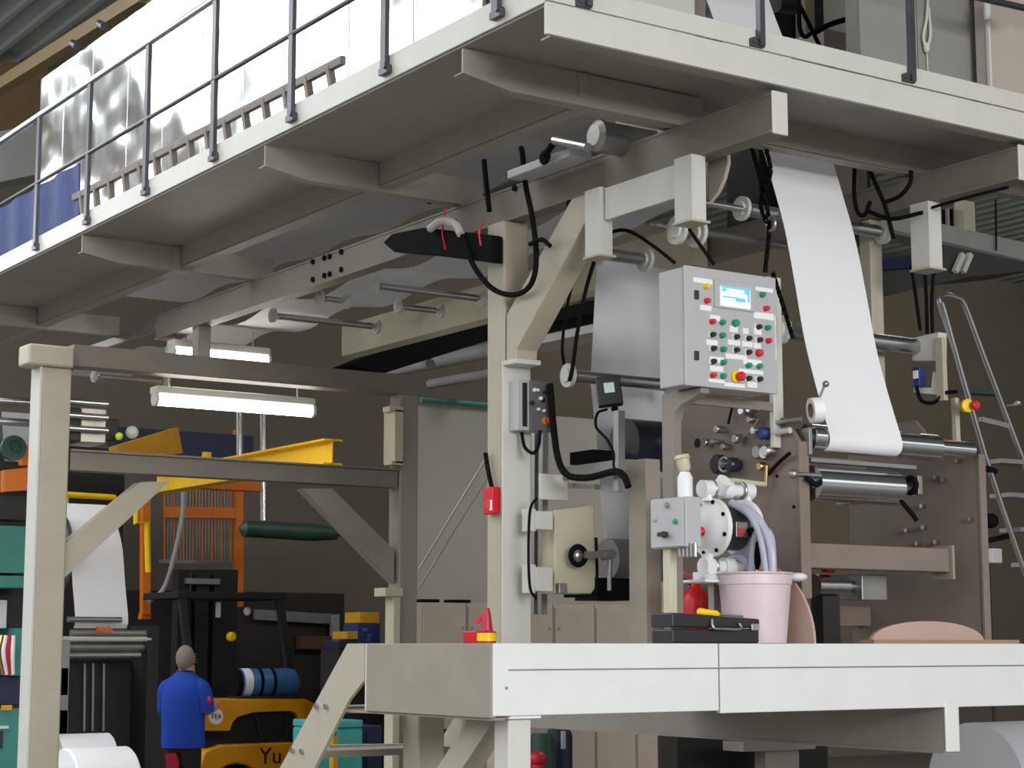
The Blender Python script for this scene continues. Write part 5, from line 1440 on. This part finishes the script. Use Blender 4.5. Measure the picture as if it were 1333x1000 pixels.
pcx = PY(240, 900, 16.4)
W0 = V((pcx.x, 16.4, 0))
wk = thing('person', 'grey haired person in a blue polo shirt standing with back turned beside the forklift', 'person', W0)
# facing away and slightly right: forward f, side s(right)
fdir = (fh * .93 + rt * .35).normalized(); sdir = V((fdir.y, -fdir.x, 0))
def B(s, f, z): return W0 + sdir * (s * .86) + fdir * f + V((0, 0, z))
J, E_ = [], []
def add(p, r, par=None):
    J.append((p, r))
    if par is not None: E_.append((par, len(J) - 1))
    return len(J) - 1
pel = add(B(0, 0, .95), (.15, .12))
sp1 = add(B(0, .0, 1.12), (.155, .12), pel)
sp2 = add(B(0, .0, 1.30), (.145, .10), sp1)
nk = add(B(0, .01, 1.46), (.065, .065), sp2)
hd0 = add(B(0, .03, 1.555), (.07, .085), nk)
hd1 = add(B(0, .03, 1.65), (.078, .098), hd0)
hd2 = add(B(0, .02, 1.715), (.055, .07), hd1)
add(B(0, .135, 1.60), .014, hd0)
add(B(.083, .01, 1.62), .014, hd1); add(B(-.083, .01, 1.62), .014, hd1)
arm_pts = {}
for s in (1, -1):
    sh = add(B(s * .20, 0, 1.36), .05, sp2)
    if s > 0:
        el = add(B(.25, .02, 1.13), .043, sh); wr = add(B(.20, .25, 1.14), .028, el); pm = add(B(.19, .32, 1.17), (.03, .018), wr)
        fd = (V((0, 0, 1)) * .3 + fdir).normalized(); up_ = V((0, 0, 1))
    else:
        el = add(B(-.25, .05, 1.12), .043, sh); wr = add(B(-.17, .27, 1.08), .028, el); pm = add(B(-.14, .34, 1.10), (.03, .018), wr)
        fd = (V((0, 0, 1)) * .2 + fdir).normalized(); up_ = V((0, 0, 1))
    arm_pts[s] = (sh, el, wr)
    for k, (off, L) in enumerate(((.024, .06), (.008, .07), (-.008, .065), (-.024, .05))):
        b_ = J[pm][0] + up_ * off
        f1 = add(b_ + fd * .04, .0085, pm); f2 = add(b_ + fd * (.04 + L * .6) - sdir * s * .015, .008, f1); add(b_ + fd * (.03 + L) - sdir * s * .04, .007, f2)
    t1 = add(J[wr][0] + fd * .04 + up_ * .035, .009, wr); add(J[wr][0] + fd * .07 + up_ * .055, .008, t1)
for s in (1, -1):
    hp = add(B(s * .09, 0, .86), .085, pel); kn = add(B(s * .10, .02, .48), .058, hp); an = add(B(s * .11, -.01, .09), .04, kn)
    add(B(s * .13, .14, .035), (.04, .03), an)
skin_body('body', J, E_, skin, wk)


def loft(mb, rings, n=24, cap=True):
    """closed loft through elliptical rings (centre, half width along the shoulders, half depth)"""
    R_ = []
    for (c, a, b) in rings:
        R_.append([mb.bm.verts.new(c + sdir * (a * math.cos(2 * math.pi * k / n)) + fdir * (b * math.sin(2 * math.pi * k / n))) for k in range(n)])
    for p, q in zip(R_, R_[1:]):
        for k in range(n):
            mb.bm.faces.new([p[k], p[(k + 1) % n], q[(k + 1) % n], q[k]])
    if cap:
        mb.bm.faces.new(R_[0][::-1]); mb.bm.faces.new(R_[-1])
    return mb


sm = MB()
loft(sm, [(B(0, 0, .80), .205, .16), (B(0, 0, .83), .215, .165), (B(0, -.005, .95), .212, .165), (B(0, -.01, 1.10), .215, .165), (B(0, -.015, 1.25), .222, .16),
          (B(0, -.015, 1.34), .222, .145), (B(0, -.01, 1.41), .195, .125), (B(0, 0, 1.46), .135, .10), (B(0, .005, 1.50), .078, .085)])
sm.tube([B(.10, 0, 1.39), B(.20, 0, 1.355), B(.245, .01, 1.26), B(.258, .02, 1.13)], [.075, .085, .082, .076], 14, 5)
sm.tube([B(-.10, 0, 1.39), B(-.20, 0, 1.355), B(-.245, .02, 1.26), B(-.258, .05, 1.13)], [.075, .085, .082, .076], 14, 5)
shirt = sm.build('shirt', blueshirt, wk, ang=60)
MB().sph(B(.325, -.03, 1.24), .02, .04, .04).build('red_badge', redpl, shirt)
tm_ = MB()
loft(tm_, [(B(0, 0, .76), .165, .13), (B(0, 0, .84), .185, .145), (B(0, 0, .97), .19, .145)])
for s in (1, -1):
    loft(tm_, [(B(s * .105, -.01, .06), .07, .075), (B(s * .105, -.01, .10), .075, .08), (B(s * .10, .02, .48), .082, .09), (B(s * .09, 0, .70), .098, .12), (B(s * .085, 0, .86), .10, .135)])
tro = tm_.build('trousers', darkcloth, wk, ang=60)
rg = MB()
rg.prism([B(-.10, -.165, .75), B(.02, -.165, .76), B(.05, -.15, .66), B(.0, -.15, .52), B(-.09, -.15, .56)], fdir * .03)
rg.build('red_rag', redcloth, tro)
hr = MB()
hr.sph(B(0, .0, 1.63), .086, .105, .122, 20)
hair = hr.build('hair', hairm, wk)
for v in hair.data.vertices:
    w_ = v.co
    loc = w_ - V((0, 0, 1.63))
    fr_ = loc.dot(fdir)
    if fr_ > .03 and loc.z < .04: v.co -= fdir * (fr_ - .03) * .9

for s in (1, -1):
    MB().sph(B(s * .033, .118, 1.64), .011).build('eye', labelw, wk)
    MB().cbox(B(s * .033, .118, 1.665), .03, .02, .008).build('eyebrow', hairm, wk)
MB().cbox(B(0, .116, 1.565), .05, .02, .012).build('mouth', redcloth, wk, bevel=.004)
for s in (1, -1):
    MB().sph(B(s * .13, .08, .045), .055, .12, .045).build('shoe', blackpl, wk)
MB().torus(B(0, .01, 1.505), (0, 0, 1), .07, .016).build('collar', navy, shirt)

# =================================================================== CAMERA / LIGHT / WORLD
cam = bpy.data.cameras.new('camera')
co = bpy.data.objects.new('camera', cam)
COL.objects.link(co)
co.location = CAM
Mr = Matrix((rt, upv, -fw)).transposed()
co.rotation_euler = Mr.to_euler()
cam.sensor_fit = 'HORIZONTAL'
cam.sensor_width = 36
cam.lens = 36 * FPX / 1333
cam.clip_end = 200
bpy.context.scene.camera = co

w = bpy.data.worlds.new('world')
bpy.context.scene.world = w
w.use_nodes = True
bgn = w.node_tree.nodes['Background']
bgn.inputs['Strength'].default_value = 1.8
wt = w.node_tree
tcw = wt.nodes.new('ShaderNodeTexCoord')
sx = wt.nodes.new('ShaderNodeSeparateXYZ')
wt.links.new(tcw.outputs['Generated'], sx.inputs['Vector'])
cr_ = wt.nodes.new('ShaderNodeValToRGB')
cr_.color_ramp.elements[0].position = 0.10
cr_.color_ramp.elements[0].color = (0.18, 0.18, 0.17, 1)
cr_.color_ramp.elements[1].position = 0.26
cr_.color_ramp.elements[1].color = (0.9, 0.95, 1.0, 1)
wt.links.new(sx.outputs['Z'], cr_.inputs['Fac'])
wt.links.new(cr_.outputs['Color'], bgn.inputs['Color'])


def area(name, loc, target, sx, sy, power, col=(1, 1, 1)):
    l = bpy.data.lights.new(name, 'AREA')
    l.shape = 'RECTANGLE'; l.size = sx; l.size_y = sy; l.energy = power; l.color = col
    o = bpy.data.objects.new(name, l)
    COL.objects.link(o)
    o.location = loc
    o.rotation_euler = (V(target) - V(loc)).to_track_quat('-Z', 'Y').to_euler()
    return o


area('hall_lamp', (2.6, -9.0, 4.6), (6.0, 6.2, 2.8), 7, 2.5, 1180, (1.0, 0.98, 0.96))  # unseen front fill, set low so it reaches under the walkway
area('hall_lamp', (12.5, 11.0, 7.8), (11.5, 15.5, 2.4), 2, 2, 130, (1.0, 0.96, 0.9))  # added fill to brighten the partition and lockers, no fitting there
area('hall_lamp', (20.0, 13.0, 7.8), (20.5, 22, 3.0), 2, 2, 200, (1.0, 0.95, 0.86))  # added fill to lift the back wall at far right
area('hall_lamp', (-2.5, 3.0, 7.8), (4.5, 9.0, 3.0), 4, 4, 120, (1.0, 0.96, 0.9))  # unseen area light from the upper left

sc_ = bpy.context.scene
sc_.view_settings.view_transform = 'Standard'
sc_.view_settings.look = 'None'
sc_.view_settings.gamma = 1
sc_.view_settings.use_curve_mapping = False
sc_.view_settings.exposure = 0.12
